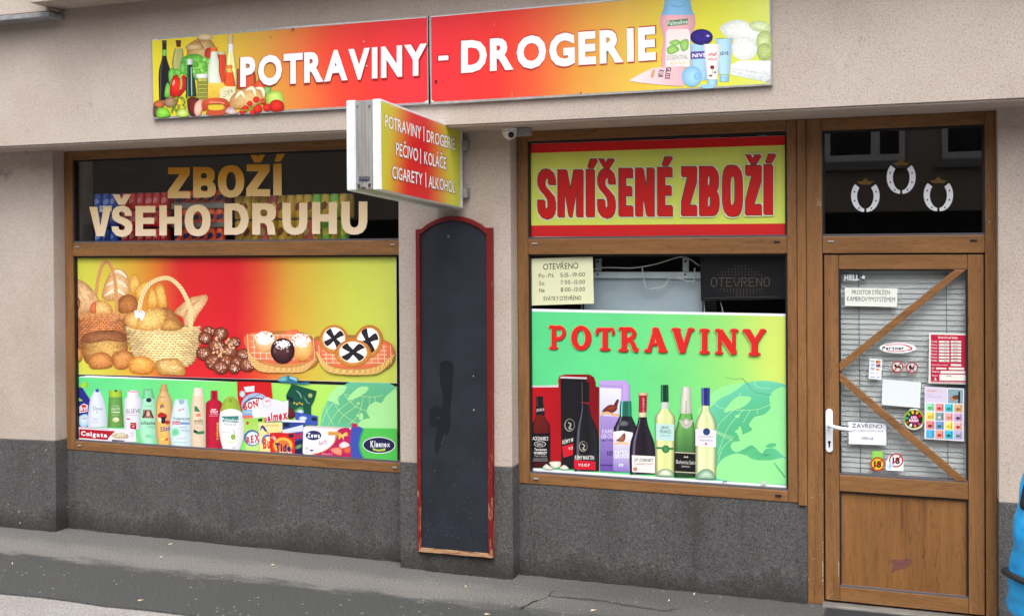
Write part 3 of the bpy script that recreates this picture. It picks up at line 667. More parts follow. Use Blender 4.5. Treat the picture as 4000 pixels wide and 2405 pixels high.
p.blob([(218,880),(228,840),(260,832),(300,838),(325,868),(312,900),(236,908)], (150,220,72),(84,160,40),noise=.06); p.blob([(372,880),(392,846),(430,838),(464,862),(462,896),(400,904)], (214,226,128),(128,170,60)); p.end(); p.begin('printed_garlic'); p.blob([(748,860),(790,822),(830,852),(846,872),(790,884)], (226,214,206),(160,130,128)); [p.line([(790,826),(770+i*20,878)],3,(170,130,140)) for i in range(4)]; p.end()
p.begin('letter_shadow'); p.text('POTRAVINY', ((858,444),(2318,335),(2318,590),(858,683)), (166,42,36), .05); p.end()
p.text('POTRAVINY', ((866,444),(2308,336),(2308,580),(866,673)), WHITE, .046, .0, each='letter')
for x, y, r, c in ((1270,228,9,(120,100,90)),(2375,630,9,(90,30,30)),(1820,322,5,(240,190,180)),(1842,510,5,(240,190,180)),(1100,290,4,(110,80,40)),(2170,380,3,(240,190,180))): p.begin('stain'); p.ell(x, y, r, r*1.3, c); p.end()

sgR = quadthing('sign_board', FC, Y_SGN, [(130,108),(2318,-82),(2330,548),(135,668)], 'red to yellow sign board reading DROGERIE with toiletries and towels pictured on it', 'sign')
sheet(FC, Y_SGN, [(118,106),(1180,2),(2322,-88),(2333,548),(122,674)], 0.02, M['alu'], sgR, 'backing_board')
p = Pr(FC, Y_SGN, sgR)
gR = grad([(0,(233,48,58)),(.2,(233,54,48)),(.32,(228,96,56)),(.43,(222,148,62)),(.55,(223,176,76)),(.7,(222,200,70)),(.82,(218,216,66)),(1,(214,224,112))])
p.begin('printed_background'); p.grid([(138,112),(2312,-76),(2320,538),(142,656)], 40, 6, lambda u, v: gR(u+.03*(v-.5))); p.end()
p.begin('curled_film_edge'); p.poly([(136,106),(1180,12),(1300,0),(1300,5),(1180,18),(136,113)], (212,211,207)); p.end(); p.begin('curled_film_edge'); p.poly([(2285,530),(2318,505),(2322,538)], (178,178,176)); p.end(); p.begin('curled_film_edge'); p.poly([(140,640),(160,656),(140,658)], (210,208,204)); p.end()
p.begin('printed_towels', .3)
p.blob([(1995,190),(2030,150),(2110,128),(2180,150),(2230,200),(2300,215),(2318,260),(2200,270),(2060,250)], (244,246,240), (206,214,206)); p.blob([(2180,160),(2230,136),(2300,148),(2318,200),(2230,200)], (222,232,186),(176,196,136)); p.blob([(2235,230),(2316,212),(2318,390),(2250,392)], (214,224,166),(160,182,110))
p.ell(2152,312,84,78,(246,247,244),(212,216,212)); [p.line([(2152+r*math.cos(a/6), 312+r*.9*math.sin(a/6)) for a in range(0,34)], 3, (212,214,208)) for r in (22,42,62)]; p.ell(2282,335,50,56,(196,210,140),(150,172,96)); [p.line([(2282+r*math.cos(a/6), 335+r*math.sin(a/6)) for a in range(0,34)], 3, (140,160,88)) for r in (14,28,42)]
p.poly([(2064,420),(2120,392),(2320,392),(2320,505),(2290,527),(2064,482)], lambda x, y: mixc((244,246,246),(206,214,214),(y-392)/130)); p.line([(2066,440),(2200,462),(2310,480)], 6, (200,206,204), 4); p.line([(2066,460),(2200,490),(2290,515)], 5, (206,212,210), 4); p.end()
p.begin('printed_shower_gel'); p.prof([(98,1614,1832),(150,1608,1838),(200,1620,1825),(260,1632,1810),(350,1618,1806),(438,1618,1800)], (238,176,186), 'soft'); p.prof([(-58,1644,1800),(50,1635,1812),(98,1614,1832)], (136,192,232), 'soft'); p.line([(1675,30),(1725,46),(1775,30)], 4, (90,150,200), 3)
p.prof([(188,1665,1790),(215,1650,1802),(300,1648,1804),(430,1645,1800)], (240,224,222), 'flat'); p.poly([(1654,136),(1790,120),(1790,158),(1654,172)], (86,140,88)); p.row('Palmolive', 1658, 166, 1788, 152, 26, WHITE, .01)
for q in ([(1655,310),(1700,290),(1735,320),(1690,350),(1660,345)],[(1740,270),(1790,255),(1790,315),(1750,330)],[(1668,275),(1715,255),(1745,280),(1700,295)]): p.blob(q, (166,210,116),(110,170,74))
p.row('ESSENTIAL', 1655, 388, 1792, 380, 28, (130,160,140)); p.row('Aloe Vera', 1675, 418, 1770, 412, 18, (190,200,90)); p.end()
p.begin('printed_lotion_bottle'); p.prof([(285,1806,1950),(400,1806,1936),(516,1812,1912)], (166,208,236), 'soft'); p.ell(1877,240,73,52,(58,40,150),(30,20,84),hl=(15,-14)); p.poly([(1808,334),(1930,328),(1930,376),(1808,382)], (88,66,150)); p.row('NIVEA', 1818, 372, 1940, 366, 26, WHITE, .03); p.poly([(1860,212),(1895,212),(1892,246),(1864,246)],(46,30,120)); p.ell(1918,232,10,7,(190,180,240)); p.end()
p.begin('printed_blue_tube'); p.prof([(252,1968,2078),(270,1970,2074),(480,1988,2058)], (176,216,238), 'soft'); p.prof([(486,1992,2056),(526,1994,2052)], (150,200,232)); p.row('LSÈVE', 1984, 358, 2050, 354, 22, (30,40,50), .015); p.end()
p.begin('printed_white_tube'); p.prof([(285,1890,2002),(420,1905,1986),(512,1914,1980)], (240,238,236), 'soft'); p.prof([(514,1914,1980),(548,1916,1978)], (160,206,234)); [p.line([(1920,362-i*9),(1940,352-i*9),(1956,360-i*9),(1972,348-i*9)], 5, (216,60,60), 3) for i in range(2)]; p.row('WELLA', 1916, 392, 1975, 388, 16, (206,50,56), .03); p.ell(1946,434,14,13,(150,40,44),(96,20,24)); p.line([(1946,448),(1944,496)], 3, (70,80,50)); p.ell(1934,488,11,7,(120,100,60)); p.ell(1962,466,9,6,(130,110,70)); p.end()
p.begin('printed_hair_tube'); p.poly([(1410,520),(1480,478),(1560,440),(1660,430),(1756,426),(1762,556),(1600,545),(1480,532)], lambda x, y: mixc((244,226,226),(232,178,186),(x-1410)/350)); p.ell(1815,492,66,66,(166,212,240),(120,176,216),hl=(20,0)); p.ell(1850,492,24,24,(140,192,228),(120,176,214)); p.ell(1916,556,50,14,(150,200,232))
p.text('GLISS', ((1684,434),(1672,512),(1640,508),(1650,432)), (60,44,60), .03); p.text('KUR', ((1636,452),(1628,502),(1594,500),(1602,450)), (60,44,60), .03); p.poly([(1560,452),(1580,446),(1568,502),(1548,498)], (200,160,120)); p.end()
p.begin('hyphen_shadow'); p.poly([(178,354),(256,350),(256,394),(178,398)], (186,36,40)); p.end(); p.begin('hyphen'); p.poly([(185,361),(249,358),(249,387),(185,391)], WHITE); p.end()
p.begin('letter_shadow'); p.text('DROGERIE', ((324,258),(1588,163),(1590,394),(324,480)), (184,56,38), .05); p.end()
p.text('DROGERIE', ((331,264),(1580,171),(1583,387),(331,471)), WHITE, .046, .0, each='letter')
p.begin('stain'); p.line([(162,532),(176,520)], 7, (90,20,24)); p.end(); p.begin('stain'); p.ell(1100,598,6,6,(120,110,90)); p.end(); p.begin('stain'); p.line([(658,588),(660,630)], 5, (236,130,120)); p.end(); p.begin('stain'); p.ell(545,160,4,10,(240,110,100)); p.end()

# ================================================================== PROJECTING LIGHT BOX
YB1 = Y_PIER-0.045
BX = xx(YB1, FD(1502,500)); YB0 = PX(*FD(712,530), BX).y; BX2 = xx(YB0, FD(378,540))
zt0, zb0 = PX(*FD(712,88), BX).z, PX(*FD(716,968), BX).z; zt1, zb1 = PX(*FD(1497,388), BX).z, PX(*FD(1507,1148), BX).z
lb = empty('projecting_sign', ((BX+BX2)/2, YB1, zb1), 'small double sided box sign jutting out, listing POTRAVINY DROGERIE PECIVO KOLACE', 'sign')
def slab(name, x0, x1, ya, yb, za0, zb_0, za1, zb_1, m, parent, bev=.004):
    bm = bmesh.new(); vs = [bm.verts.new(c) for c in ((x0,ya,zb_0),(x1,ya,zb_0),(x1,yb,zb_1),(x0,yb,zb_1),(x0,ya,za0),(x1,ya,za0),(x1,yb,za1),(x0,yb,za1))]
    for f in ((0,3,2,1),(4,5,6,7),(0,1,5,4),(1,2,6,5),(2,3,7,6),(3,0,4,7)): bm.faces.new([vs[i] for i in f])
    if bev: bmesh.ops.bevel(bm, geom=list(bm.edges), offset=bev, segments=2, affect='EDGES')
    return from_bm(name, bm, m, parent)
wbx = BX-BX2
slab('side_frame', BX-wbx*.24, BX, YB0, YB1, zt0, zb0, zt1, zb1, M['white'], lb); slab('side_frame', BX2, BX2+wbx*.26, YB0, YB1, zt0, zb0, zt1, zb1, M['white'], lb)
slab('box_body', BX2+wbx*.262, BX-wbx*.242, YB0+.006, YB1-.01, zt0-.004, zb0+.004, zt1-.004, zb1+.004, M['alu'], lb, 0)
for k in range(5):
    xr = BX2+wbx*(.30+.10*k); slab('profile_rib', xr, xr+wbx*.035, YB0+.001, YB0+.007, zt0-.006, zb0+.006, zt0-.006, zb0+.006, M['alu'], lb, .0015)
for kx in (.32, .68):
    for kz_ in (.06, .92): box('screw', BX2+wbx*kx-.006, BX2+wbx*kx+.006, YB0-.003, YB0+.002, zt0+(zb0-zt0)*kz_-.006, zt0+(zb0-zt0)*kz_+.006, M['zinc'], lb, .002)
for zf in (.2, .8):
    zc = zt1+(zb1-zt1)*zf; box('bracket', BX-.03, BX+.028, YB1-.012, Y_PIER, zc-.03, zc+.03, M['zinc'], lb, .003)
p = Pr(FD, 0, lb); lbo = wloc(lb); p.to3 = lambda x, y, d: tuple(PX(*FD(x, y), BX+.0006+d)-lbo)
p.begin('printed_face'); gB = grad([(0,(206,206,66)),(.1,(212,196,66)),(.24,(218,130,58)),(.36,(220,44,40)),(.56,(214,34,44)),(.68,(220,110,52)),(.8,(216,176,68)),(.88,(206,208,64)),(1,(204,208,70))])
p.grid([(712,112),(1478,398),(1480,1134),(724,962)], 26, 8, lambda u, v: gB(u+.1*(v-.5)*(1 if u<.5 else -.2))); p.end()
for wd, q in (('POTRAVINY',((752,242),(1103,362),(1103,480),(752,366))),('DROGERIE',((1155,390),(1430,475),(1430,588),(1155,506))),('PEČIVO',((858,512),(1072,575),(1072,695),(858,635))),('KOLÁČE',((1130,598),(1343,655),(1343,772),(1130,718))),('CIGARETY',((822,738),(1115,810),(1115,925),(822,858))),('ALKOHOL',((1172,830),(1432,892),(1432,1003),(1172,945)))):
    p.begin('letter_edge'); p.text(wd, ((q[0][0]-3,q[0][1]-4),(q[1][0]+4,q[1][1]-4),(q[2][0]+4,q[2][1]+5),(q[3][0]-3,q[3][1]+5)), (120,60,50), .035); p.end()
    p.text(wd, q, (244,244,248), .014, 0, each='letter')
for q in ([(1127,357),(1127,502)],[(1095,572),(1095,718)],[(1145,803),(1147,948)]): p.begin('divider'); p.line(q, 7, (244,244,248)); p.end()
p2 = Pr(FD, YB0, lb); p2.begin('maker_mark'); p2.row('SIGN', 500, 865, 602, 862, 25, (30,34,60), .04); p2.poly([(502,870),(600,868),(600,882),(502,884)], (36,44,80)); [p2.ell(x, y, rx, ry, (70,68,50)) for x, y, rx, ry in ((500,935,12,22),(596,925,10,18),(545,950,26,10))]; p2.end()

# ================================================================== BLACKBOARD ON THE CENTRE PIER
YBB = Y_PIER-0.034
def bbp(fr, x, y): q = PY(*fr(x, y), YBB); return (q.x, q.z)
bbd = empty('menu_blackboard', (bbp(FS,460,300)[0], Y_PIER, bbp(FT,430,1320)[1]), 'tall empty blackboard with arched top and worn red wooden frame on the pier', 'blackboard')
def arch(l, r, ys, yt, n=16):
    out = []
    for k in range(n+1):
        t = k/n; x = l+(r-l)*t; out.append((x, ys-(ys-yt)*math.sin(math.pi*t)**.8 if 0 < t < 1 else ys))
    return out
oT = [(155,205),(196,201)]+arch(215,722,190,92)+[(745,190),(786,190)]
iT = [(188,240),(204,238)]+arch(232,705,212,128)+[(728,236),(742,237)]
outer = [bbp(FT,150,1304)]+[bbp(FS,*q) for q in oT]+[bbp(FT,696,1352)]
inner = [bbp(FT,174,1278)]+[bbp(FS,*q) for q in iT]+[bbp(FT,665,1322)]
bm = bmesh.new(); n = len(outer)
of = [bm.verts.new((x, YBB, z)) for x, z in outer]; inn = [bm.verts.new((x, YBB, z)) for x, z in inner]
ob = [bm.verts.new((x, Y_PIER+.001, z)) for x, z in outer]; ib = [bm.verts.new((x, YBB+.014, z)) for x, z in inner]
for i in range(n-1):
    bm.faces.new((of[i], of[i+1], inn[i+1], inn[i])); bm.faces.new((of[i+1], of[i], ob[i], ob[i+1])); bm.faces.new((inn[i], inn[i+1], ib[i+1], ib[i]))
from_bm('frame', bm, M['red_worn'], bbd)
b0, b1, c1, c0 = outer[0], outer[-1], inner[-1], inner[0]
prism('bottom_rail', [b0, b1, c1, c0], YBB+.001, Y_PIER, M['wood_bare'], bbd)
bm = bmesh.new(); prism_bm(bm, inner, YBB+.0135, Y_PIER-.002); from_bm('slate', bm, M['board'], bbd)
p = Pr(FT, YBB+.0132, bbd); p.begin('wet_smear'); p.spoly([(310,-40),(325,-70),(375,-78),(410,-40),(405,100),(390,280),(385,420),(345,490),(310,560),(285,600),(275,520),(290,410),(250,400),(232,340),(245,270),(290,250),(325,260),(335,180),(315,90)], (26,29,36)); p.end()
p.begin('chalk_specks'); [p.ell(random.uniform(185,650), 1250-abs(random.gauss(0,260)), random.uniform(1,3), random.uniform(1,3), (120,124,132)) for _ in range(90)]; p.line([(280,336),(312,334)],3,(90,92,98)); p.ell(555,33,4,6,(170,172,178)); p.ell(558,279,5,6,(190,190,196)); p.line([(320,530),(352,455)],2,(110,112,118)); p.end()
p = Pr(FS, YBB-.0003, bbd); p.begin('screw_plate'); p.poly([(450,100),(468,100),(468,116),(450,116)], (120,60,58)); p.end()
p = Pr(FS, YBB+.0132, bbd); p.begin('sticker_rest'); p.poly([(414,250),(438,250),(438,274),(420,274)], (96,100,108)); p.end()

# ================================================================== SECURITY CAMERA
cq = PZ(*FD(1955,368), Z_SOF); 
sc = empty('security_camera', (cq.x, cq.y, Z_SOF), 'white dome security camera with grey junction box under the overhang', 'camera')
bm = bmesh.new(); lathe_bm(bm, [(.0445,0),(.046,-.012),(.046,-.02)], cq, 24); from_bm('base_ring', bm, M['white'], sc, True)
bm = bmesh.new(); lathe_bm(bm, [(.0455*math.cos(a), -.021-.050*math.sin(a)) for a in [R(k) for k in range(0,90,9)]]+[(.002,-.0715)], cq, 24); from_bm('dome', bm, M['white'], sc, True)
lc = cq+Vector((.020,-.030,-.046)); dv = (CAM-lc).normalized()
bm = bmesh.new(); bmesh.ops.create_uvsphere(bm, u_segments=16, v_segments=10, radius=.0185); bmesh.ops.translate(bm, verts=bm.verts, vec=lc); from_bm('lens', bm, mat('lens_glass', (16,18,20), .08), sc, True)
jq = PZ(*FD(2082,368), Z_SOF); box('junction_box', jq.x-.052, jq.x+.05, jq.y-.03, jq.y+.03, Z_SOF-.05, Z_SOF-.001, m_var('junction_grey', (140,140,142), (124,124,126), 10, .6), sc, .006)
# ================================================================== BAKERY POSTER (left window, lower light)
def px_(f, x, y): return f(x, y)
po = quadthing('bakery_poster', FH, Y_POST, [(70,44),(2374,40),(2376,945),(75,880)], 'yellow and red window poster of bread baskets, buns and filled pastries', 'poster')
sheet(FH, Y_POST, [(70,44),(2374,40),(2378,944),(75,880)], .0012, M['paper'], po, 'sheet')
p = Pr(FH, Y_POST, po)
gk = grad([(0,(216,218,84)),(.07,(216,210,80)),(.17,(220,176,64)),(.25,(222,130,52)),(.33,(216,44,46)),(.5,(214,36,48)),(.58,(220,86,50)),(.66,(218,160,62)),(.76,(212,192,74)),(.86,(206,214,86)),(1,(208,220,98))])
p.begin('printed_background'); p.grid([(71,45),(2373,41),(2376,942),(74,879)], 46, 4, lambda u, v: gk(u)); p.end()
p.g = 1.22
def basket_rope(c0, c1, pts, w_):
    p.inc = .3; p.line(pts, w_, c0, 6); p.inc = 0; P = smooth_pts(pts, 8)
    for i in range(0, len(P)-2, 2):
        a, b = P[i], P[min(i+2, len(P)-1)]; dx, dy = b[0]-a[0], b[1]-a[1]; L = math.hypot(dx, dy) or 1
        p.line([(a[0]-dy/L*w_*.42, a[1]+dx/L*w_*.42), (b[0]+dy/L*w_*.42, b[1]-dx/L*w_*.42)], 3.2, c1)
    p.lay += .3; p.inc = .5
def wicker(rows, c_light, c_dark, rh=15, sw=30):
    """rows: (y, xl, xr); draws dark body and woven strands in light tone"""
    p.prof(rows, c_dark, 'soft'); p.lay += .5
    R_ = smooth_pts(rows, 10); y = rows[0][0]+4; j = 0
    while y < rows[-1][0]-4:
        k = min(range(len(R_)), key=lambda i: abs(R_[i][0]-y)); a, b = R_[k][1], R_[k][2]; x = a+(sw/2 if j % 2 else 0); p.inc = 0
        while x < b-6:
            x2 = min(x+sw*.92, b); sag = 12*math.sin(math.pi*(x-a)/(b-a))
            m_ = (.78+.3*math.sin(math.pi*(x-a)/(b-a)))*random.uniform(.86,1.08); cl = tuple(min(255, q*m_) for q in c_light)
            p.line([(x, y+sag+3), (x+sw*.25, y+sag-2), (x+sw*.65, y+sag-2), (x2, y+sag+3)], rh*.72, cl); x += sw
        y += rh; j += 1; p.lay += .3
    p.inc = .5
p.begin('printed_back_basket')
wicker([(470,74,440),(540,74,446),(640,76,450),(710,78,452)], (204,132,82), (120,56,30), 15, 26); p.end()
p.begin('printed_loaves', .55)
p.blob([(270,330),(285,250),(320,170),(360,132),(410,130),(450,165),(472,230),(470,300),(440,330),(330,360)], (226,190,144), (182,128,76), noise=.04)
for q in ([(330,170),(390,145),(450,190)],[(300,250),(380,215),(455,265)],[(290,320),(370,280),(440,318)]): p.line(q, 26, (236,212,182), 5, True)
for q in ([(480,300),(465,240),(478,185),(505,165),(535,190),(545,240),(500,310)],[(500,300),(540,240),(590,215),(625,228),(600,290),(540,350)],[(598,400),(600,320),(625,260),(650,280),(668,330),(664,400)],[(650,290),(660,245),(690,232),(715,262),(732,340),(730,400),(680,400)]): p.blob(q, (234,186,100), (186,128,52), noise=.05)
p.blob([(74,220),(120,208),(180,250),(230,310),(255,370),(220,440),(74,440)], (222,184,140), (166,118,74), noise=.1)
for i in range(9): x_ = random.uniform(80,220); y_ = random.uniform(250,420); p.line([(x_,y_),(x_+18,y_+30),(x_+10,y_+60)], 6, (190,132,86), 3, True)
p.line([(84,320),(110,360),(100,430)], 14, (130,76,40), 3, True)
p.blob([(388,430),(385,360),(420,320),(470,310),(515,335),(528,390),(520,430),(440,450)], (182,118,66), (126,72,36), noise=.1)
p.blob([(190,440),(200,380),(240,352),(300,360),(340,400),(345,450),(250,455)], (226,186,122), (178,120,62), noise=.08); p.blob([(186,430),(196,380),(222,360),(230,400),(225,445)], (206,116,76), (168,80,52))
p.blob([(790,440),(830,390),(900,335),(960,322),(1010,312),(1028,335),(1005,390),(960,450),(930,510),(900,560),(860,540),(850,480)], (226,192,148), (180,130,84), noise=.06); p.line([(850,480),(900,400),(990,335)], 22, (196,146,98), 5, True)
p.end()
p.begin('printed_basket_handle'); basket_rope((208,150,98), (150,92,50), [(228,310),(240,220),(265,120),(300,76),(335,110),(365,220),(372,330),(372,440),(340,500)], 26)
for j in range(9): basket_rope((214,148,98),(150,88,50),[(80+j*42,480+(j%2)*6),(102+j*42,452),(126+j*42,486)], 20)
p.end()
p.begin('printed_seed_loaf', .8); p.blob([(120,660),(130,610),(190,580),(290,566),(390,572),(440,600),(455,680),(440,770),(370,800),(230,810),(150,790)], (206,164,94), (126,76,38), hl=(10,40), noise=.1); p.blob([(125,640),(150,595),(260,568),(380,572),(445,610),(430,650),(300,640),(180,660)], (150,98,62), (110,64,38), noise=.1); p.end()
p.begin('printed_front_basket')
wicker([(540,440,968),(600,450,966),(700,466,952),(780,500,930),(822,600,890)], (240,216,158), (172,122,62), 17, 34)
basket_rope((232,204,150),(176,134,80),[(535,430),(560,320),(610,238),(690,198),(760,200),(830,260),(880,350),(905,440),(905,560)], 30)
for j in range(12): basket_rope((236,208,150),(180,134,78),[(446+j*42,566+22*math.sin(j/3.6)),(468+j*42,546+22*math.sin(j/3.6)),(490+j*42,570+22*math.sin(j/3.6))], 16)
p.end()
p.begin('printed_basket_bread', .6)
p.blob([(690,420),(730,402),(780,430),(820,480),(850,540),(800,568),(720,560),(690,500)], (176,120,68), (124,78,40), noise=.1); p.blob([(690,560),(700,510),(750,480),(800,500),(840,555),(760,570)], (206,156,86), (150,98,46), noise=.08)
p.blob([(434,500),(450,450),(500,435),(545,450),(560,510),(530,556),(470,545)], (226,184,112), (176,118,54), noise=.06); p.blob([(525,540),(530,470),(580,425),(650,405),(715,420),(725,470),(700,540),(640,568),(560,566)], (230,196,124), (184,132,66), noise=.07)
[p.ell(random.uniform(560,705), random.uniform(420,520), 11, 6, (228,200,110), (190,150,70), rot=random.uniform(0,180)) for _ in range(22)]
p.end()
p.begin('torn_white_patch'); p.poly([(502,428),(520,424),(540,440),(560,424),(578,440),(572,470),(556,500),(536,470),(520,484),(506,466)], (232,234,244)); p.poly([(508,434),(524,436),(514,446)], (120,140,176)); p.poly([(552,434),(566,440),(556,446)], (120,140,176)); p.end()
p.begin('printed_rolls', .5)
for q in ([(75,790),(76,700),(110,694),(132,740),(120,786)],[(172,800),(178,760),(220,730),(280,722),(335,750),(352,800),(330,830),(260,842),(195,838)],[(350,790),(346,740),(400,714),(460,716),(500,748),(480,790),(440,840),(370,838)]): p.blob(q, (210,146,84), (148,86,40), hl=(-4,-12), noise=.08)
p.blob([(460,820),(466,780),(520,752),(590,756),(640,790),(646,830),(610,872),(530,876),(475,860)], (230,170,86), (178,108,42), hl=(0,-18), noise=.05); p.line([(520,762),(560,800),(556,790)], 8, (238,196,122), 3, True)
p.blob([(650,800),(680,776),(750,768),(815,770),(862,830),(862,884),(790,888),(690,880),(660,850)], (220,178,106), (160,110,52), hl=(0,-10), noise=.06); [p.ell(random.uniform(690,830), random.uniform(785,860), 4, 3, (240,224,180)) for _ in range(40)]
p.end()
p.begin('printed_sugared_buns', .5)
for cx, cy, r in ((1030,575,46),(1120,590,54),(1010,620,52),(1215,650,44),(1090,680,64),(1000,730,58),(1180,720,62),(1280,740,50),(1070,790,66),(1160,790,64),(1240,800,58),(1310,810,60),(1120,830,56),(1215,836,44)):
    p.ell(cx, cy, r, r*.86, (150,88,58), (84,36,26), hl=(-8,-12), noise=.08)
    p.inc = .1
    for _ in range(20): a = random.uniform(0,6.28); q = random.uniform(0,r*.8); p.poly([(cx+q*math.cos(a), cy+q*.8*math.sin(a)), (cx+q*math.cos(a)+8, cy+q*.8*math.sin(a)+2), (cx+q*math.cos(a)+5, cy+q*.8*math.sin(a)+7)], (240,232,226))
p.inc = .3
for _ in range(18): p.ell(random.uniform(1060,1230), random.uniform(610,760), 14, 8, (222,180,138), (190,140,100), rot=random.uniform(0,180))
p.end()
def cloth(pts, cx0, cx1, cy0, cy1):
    p.blob(pts, (236,150,104), (206,96,62))
    for k in range(12): x_ = cx0+(cx1-cx0)*k/11; p.line([(x_, cy0+14), (x_+10, cy1-14)], 4, (244,206,178))
    for k in range(5): y_ = cy0+22+(cy1-cy0-44)*k/4; p.line([(cx0+24, y_), (cx1-24, y_)], 4, (246,212,184))
p.begin('printed_doughnut_basket'); p.blob([(1290,650),(1310,600),(1420,585),(1550,572),(1700,580),(1790,630),(1830,720),(1790,820),(1650,862),(1480,864),(1380,820),(1320,740)], (214,160,96), (158,98,48), noise=.05)
cloth([(1284,650),(1300,600),(1380,580),(1480,620),(1600,570),(1660,560),(1700,600),(1790,650),(1800,760),(1680,800),(1500,806),(1380,770),(1320,720)], 1310, 1780, 580, 790)
for k in range(4): basket_rope((222,178,112),(164,106,54),[(1310+k*8,720+k*22),(1400,806+k*15),(1560,840+k*7),(1700,826+k*10),(1800-k*14,770+k*16)], 15)
p.end()
def sugar(cx, cy, rx, ry, n):
    p.inc = .1
    for _ in range(n*2):
        a = random.uniform(0, 6.28); q = random.random()**.6; r_ = random.uniform(2, 9)*(1.3-q*.75)
        p.ell(cx+rx*q*math.cos(a), cy+ry*q*math.sin(a), r_, r_*.8, random.choice([(248,246,250),(240,232,228),(244,240,244)]), n=7)
    p.inc = .5
p.begin('printed_doughnuts', .3)
p.ell(1440,650,82,76,(232,196,160),(196,134,70),hl=(-10,-20)); sugar(1432,622,72,50,150); p.ell(1482,608,9,8,(20,80,60)); p.ell(1700,690,84,96,(238,190,124),(196,126,56),hl=(10,-24)); sugar(1690,640,70,52,150)
p.ell(1562,712,86,92,(84,48,52),(34,16,22),hl=(-16,-20)); sugar(1560,668,58,36,60); p.ell(1596,714,12,14,(150,128,124),(84,48,52)); p.ell(1506,712,10,26,(120,84,88),(70,38,42)); p.end()
p.begin('printed_pastry_basket'); p.blob([(1785,650),(1810,610),(2000,600),(2200,610),(2330,660),(2366,740),(2320,830),(2180,880),(2000,884),(1880,840),(1810,740)], (214,166,92), (150,100,44), noise=.05)
cloth([(1790,650),(1840,640),(2000,700),(2200,640),(2300,640),(2354,690),(2330,780),(2200,830),(2000,838),(1880,800),(1810,720)], 1820, 2330, 660, 820)
for k in range(4): basket_rope((224,184,110),(160,110,50),[(1800+k*10,720+k*24),(1900,830+k*10),(2080,858+k*6),(2240,830+k*12),(2360-k*14,740+k*20)], 15)
p.end()
p.begin('printed_poppy_pastries', .3)
for cx, cy, rx, ry, ro in ((1928,632,104,104,10),(2172,650,104,124,20),(2065,730,130,100,0)):
    p.ell(cx, cy, rx, ry, (234,176,98), (176,104,44), rot=ro, noise=.05); p.ell(cx, cy-8, rx*.76, ry*.76, (250,250,250), (244,238,226), rot=ro)
    for a in (45,135,225,315):
        a = R(a+ro); p.blob([(cx+rx*.1*math.cos(a+1.2), cy-8+ry*.1*math.sin(a+1.2)), (cx+rx*.5*math.cos(a+.36), cy-8+ry*.5*math.sin(a+.36)), (cx+rx*.72*math.cos(a+.3), cy-8+ry*.72*math.sin(a+.3)), (cx+rx*.72*math.cos(a-.22), cy-8+ry*.7*math.sin(a-.22)), (cx+rx*.5*math.cos(a-.4), cy-8+ry*.5*math.sin(a-.4)), (cx+rx*.1*math.cos(a-1.2), cy-8+ry*.1*math.sin(a-1.2))], (44,42,50), (20,18,24), noise=.2)
    p.ell(cx, cy-8, rx*.2, ry*.2, (40,38,46), (24,22,28))
p.end()

# ================================================================== TOILETRIES POSTER (below it)
def J(x, y): q = FJ(x, y); return ((q[0]-250)*3.5271, (q[1]-1440)*3.5271)      # FJ pixels in FI pixels
OX = (900-250)*3.5271
po = quadthing('toiletries_poster', FI, Y_POST+.0004, [(150,85),J(2295,245),J(2300,1275),(160,975)], 'green window poster of shampoo bottles, washing powder and tissue boxes', 'poster')
sheet(FI, Y_POST+.0006, [(150,110),(205,88),(1000,118),(2290,176),J(960,206),J(2293,246),J(2302,1272),J(1030,1185),J(0,1125),(1380,1050),(1140,1036),(150,975)], .001, M['paper'], po, 'sheet')
p = Pr(FI, Y_POST+.0006, po)
gt = grad([(0,(98,218,140)),(.35,(112,222,130)),(.52,(138,226,104)),(.7,(176,230,98)),(1,(180,232,106))])
p.begin('printed_background'); p.grid([(150,112),J(2293,248),J(2300,1268),(152,972)], 30, 6, lambda u, v: mixc(gt(u), (120,226,130), .5*max(0,v-.45)*(1 if u > .5 else 0))); p.end()
p.begin('torn_film'); p.poly([(150,80),(300,84),(296,98),(200,108),(170,126),(150,130)], (60,84,74)); p.end()
def globe(cx, cy, r, x_max, y_max, lands, ins=1.0):
    def cl(q): return (min(q[0], x_max), min(q[1], y_max(q[0])))
    P = [cl((cx+r*math.cos(6.28318*k/64), cy+r*math.sin(6.28318*k/64))) for k in range(64)]
    p.blob(P, (100,184,134), (108,200,158), smooth=False)
    for l in lands: p.poly([cl(q) for q in smooth_pts(l, 3, True)], (172,238,160))
p.begin('printed_globe')
yb_ = lambda x: J(0,822)[1]+(x-J(1700,0)[0])*.02
globe(*J(1900,790), 660, J(2290,0)[0], yb_, [[J(*q) for q in g] for g in (
    [(1330,420),(1400,320),(1480,240),(1600,235),(1560,330),(1480,400),(1500,500),(1420,460)], [(1610,420),(1680,330),(1780,250),(1900,250),(1870,320),(1760,390),(1660,425)],
    [(1880,590),(1900,520),(1990,450),(2080,470),(2130,390),(2200,330),(2290,300),(2290,820),(1790,820),(1770,740),(1850,690),(1920,680),(1900,640)], [(1770,690),(1800,600),(1830,640),(1820,700)], [(1730,640),(1770,620),(1770,660)], [(1735,470),(1780,460),(1770,490)])])
for q in ([(1570,350),(1640,440),(1750,530),(1880,580)],[(1320,500),(1330,600),(1420,780)],[(1430,440),(1480,560),(1620,680),(1780,770)],[(1580,350),(1840,380),(2000,385),(2100,360)],[(1700,420),(1500,560),(1340,780)],[(1760,500),(1560,640),(1480,760)],[(1500,400),(1340,560),(1260,740)],[(1830,400),(1760,640),(1620,770)],[(1920,390),(1910,520)],[(1990,390),(2000,450)]): p.line([J(*a) for a in q], 8, (176,232,150), 4)
p.end()
def bottle(name, rows, c, sh='plain'): p.begin(name); p.prof(rows, c, sh)
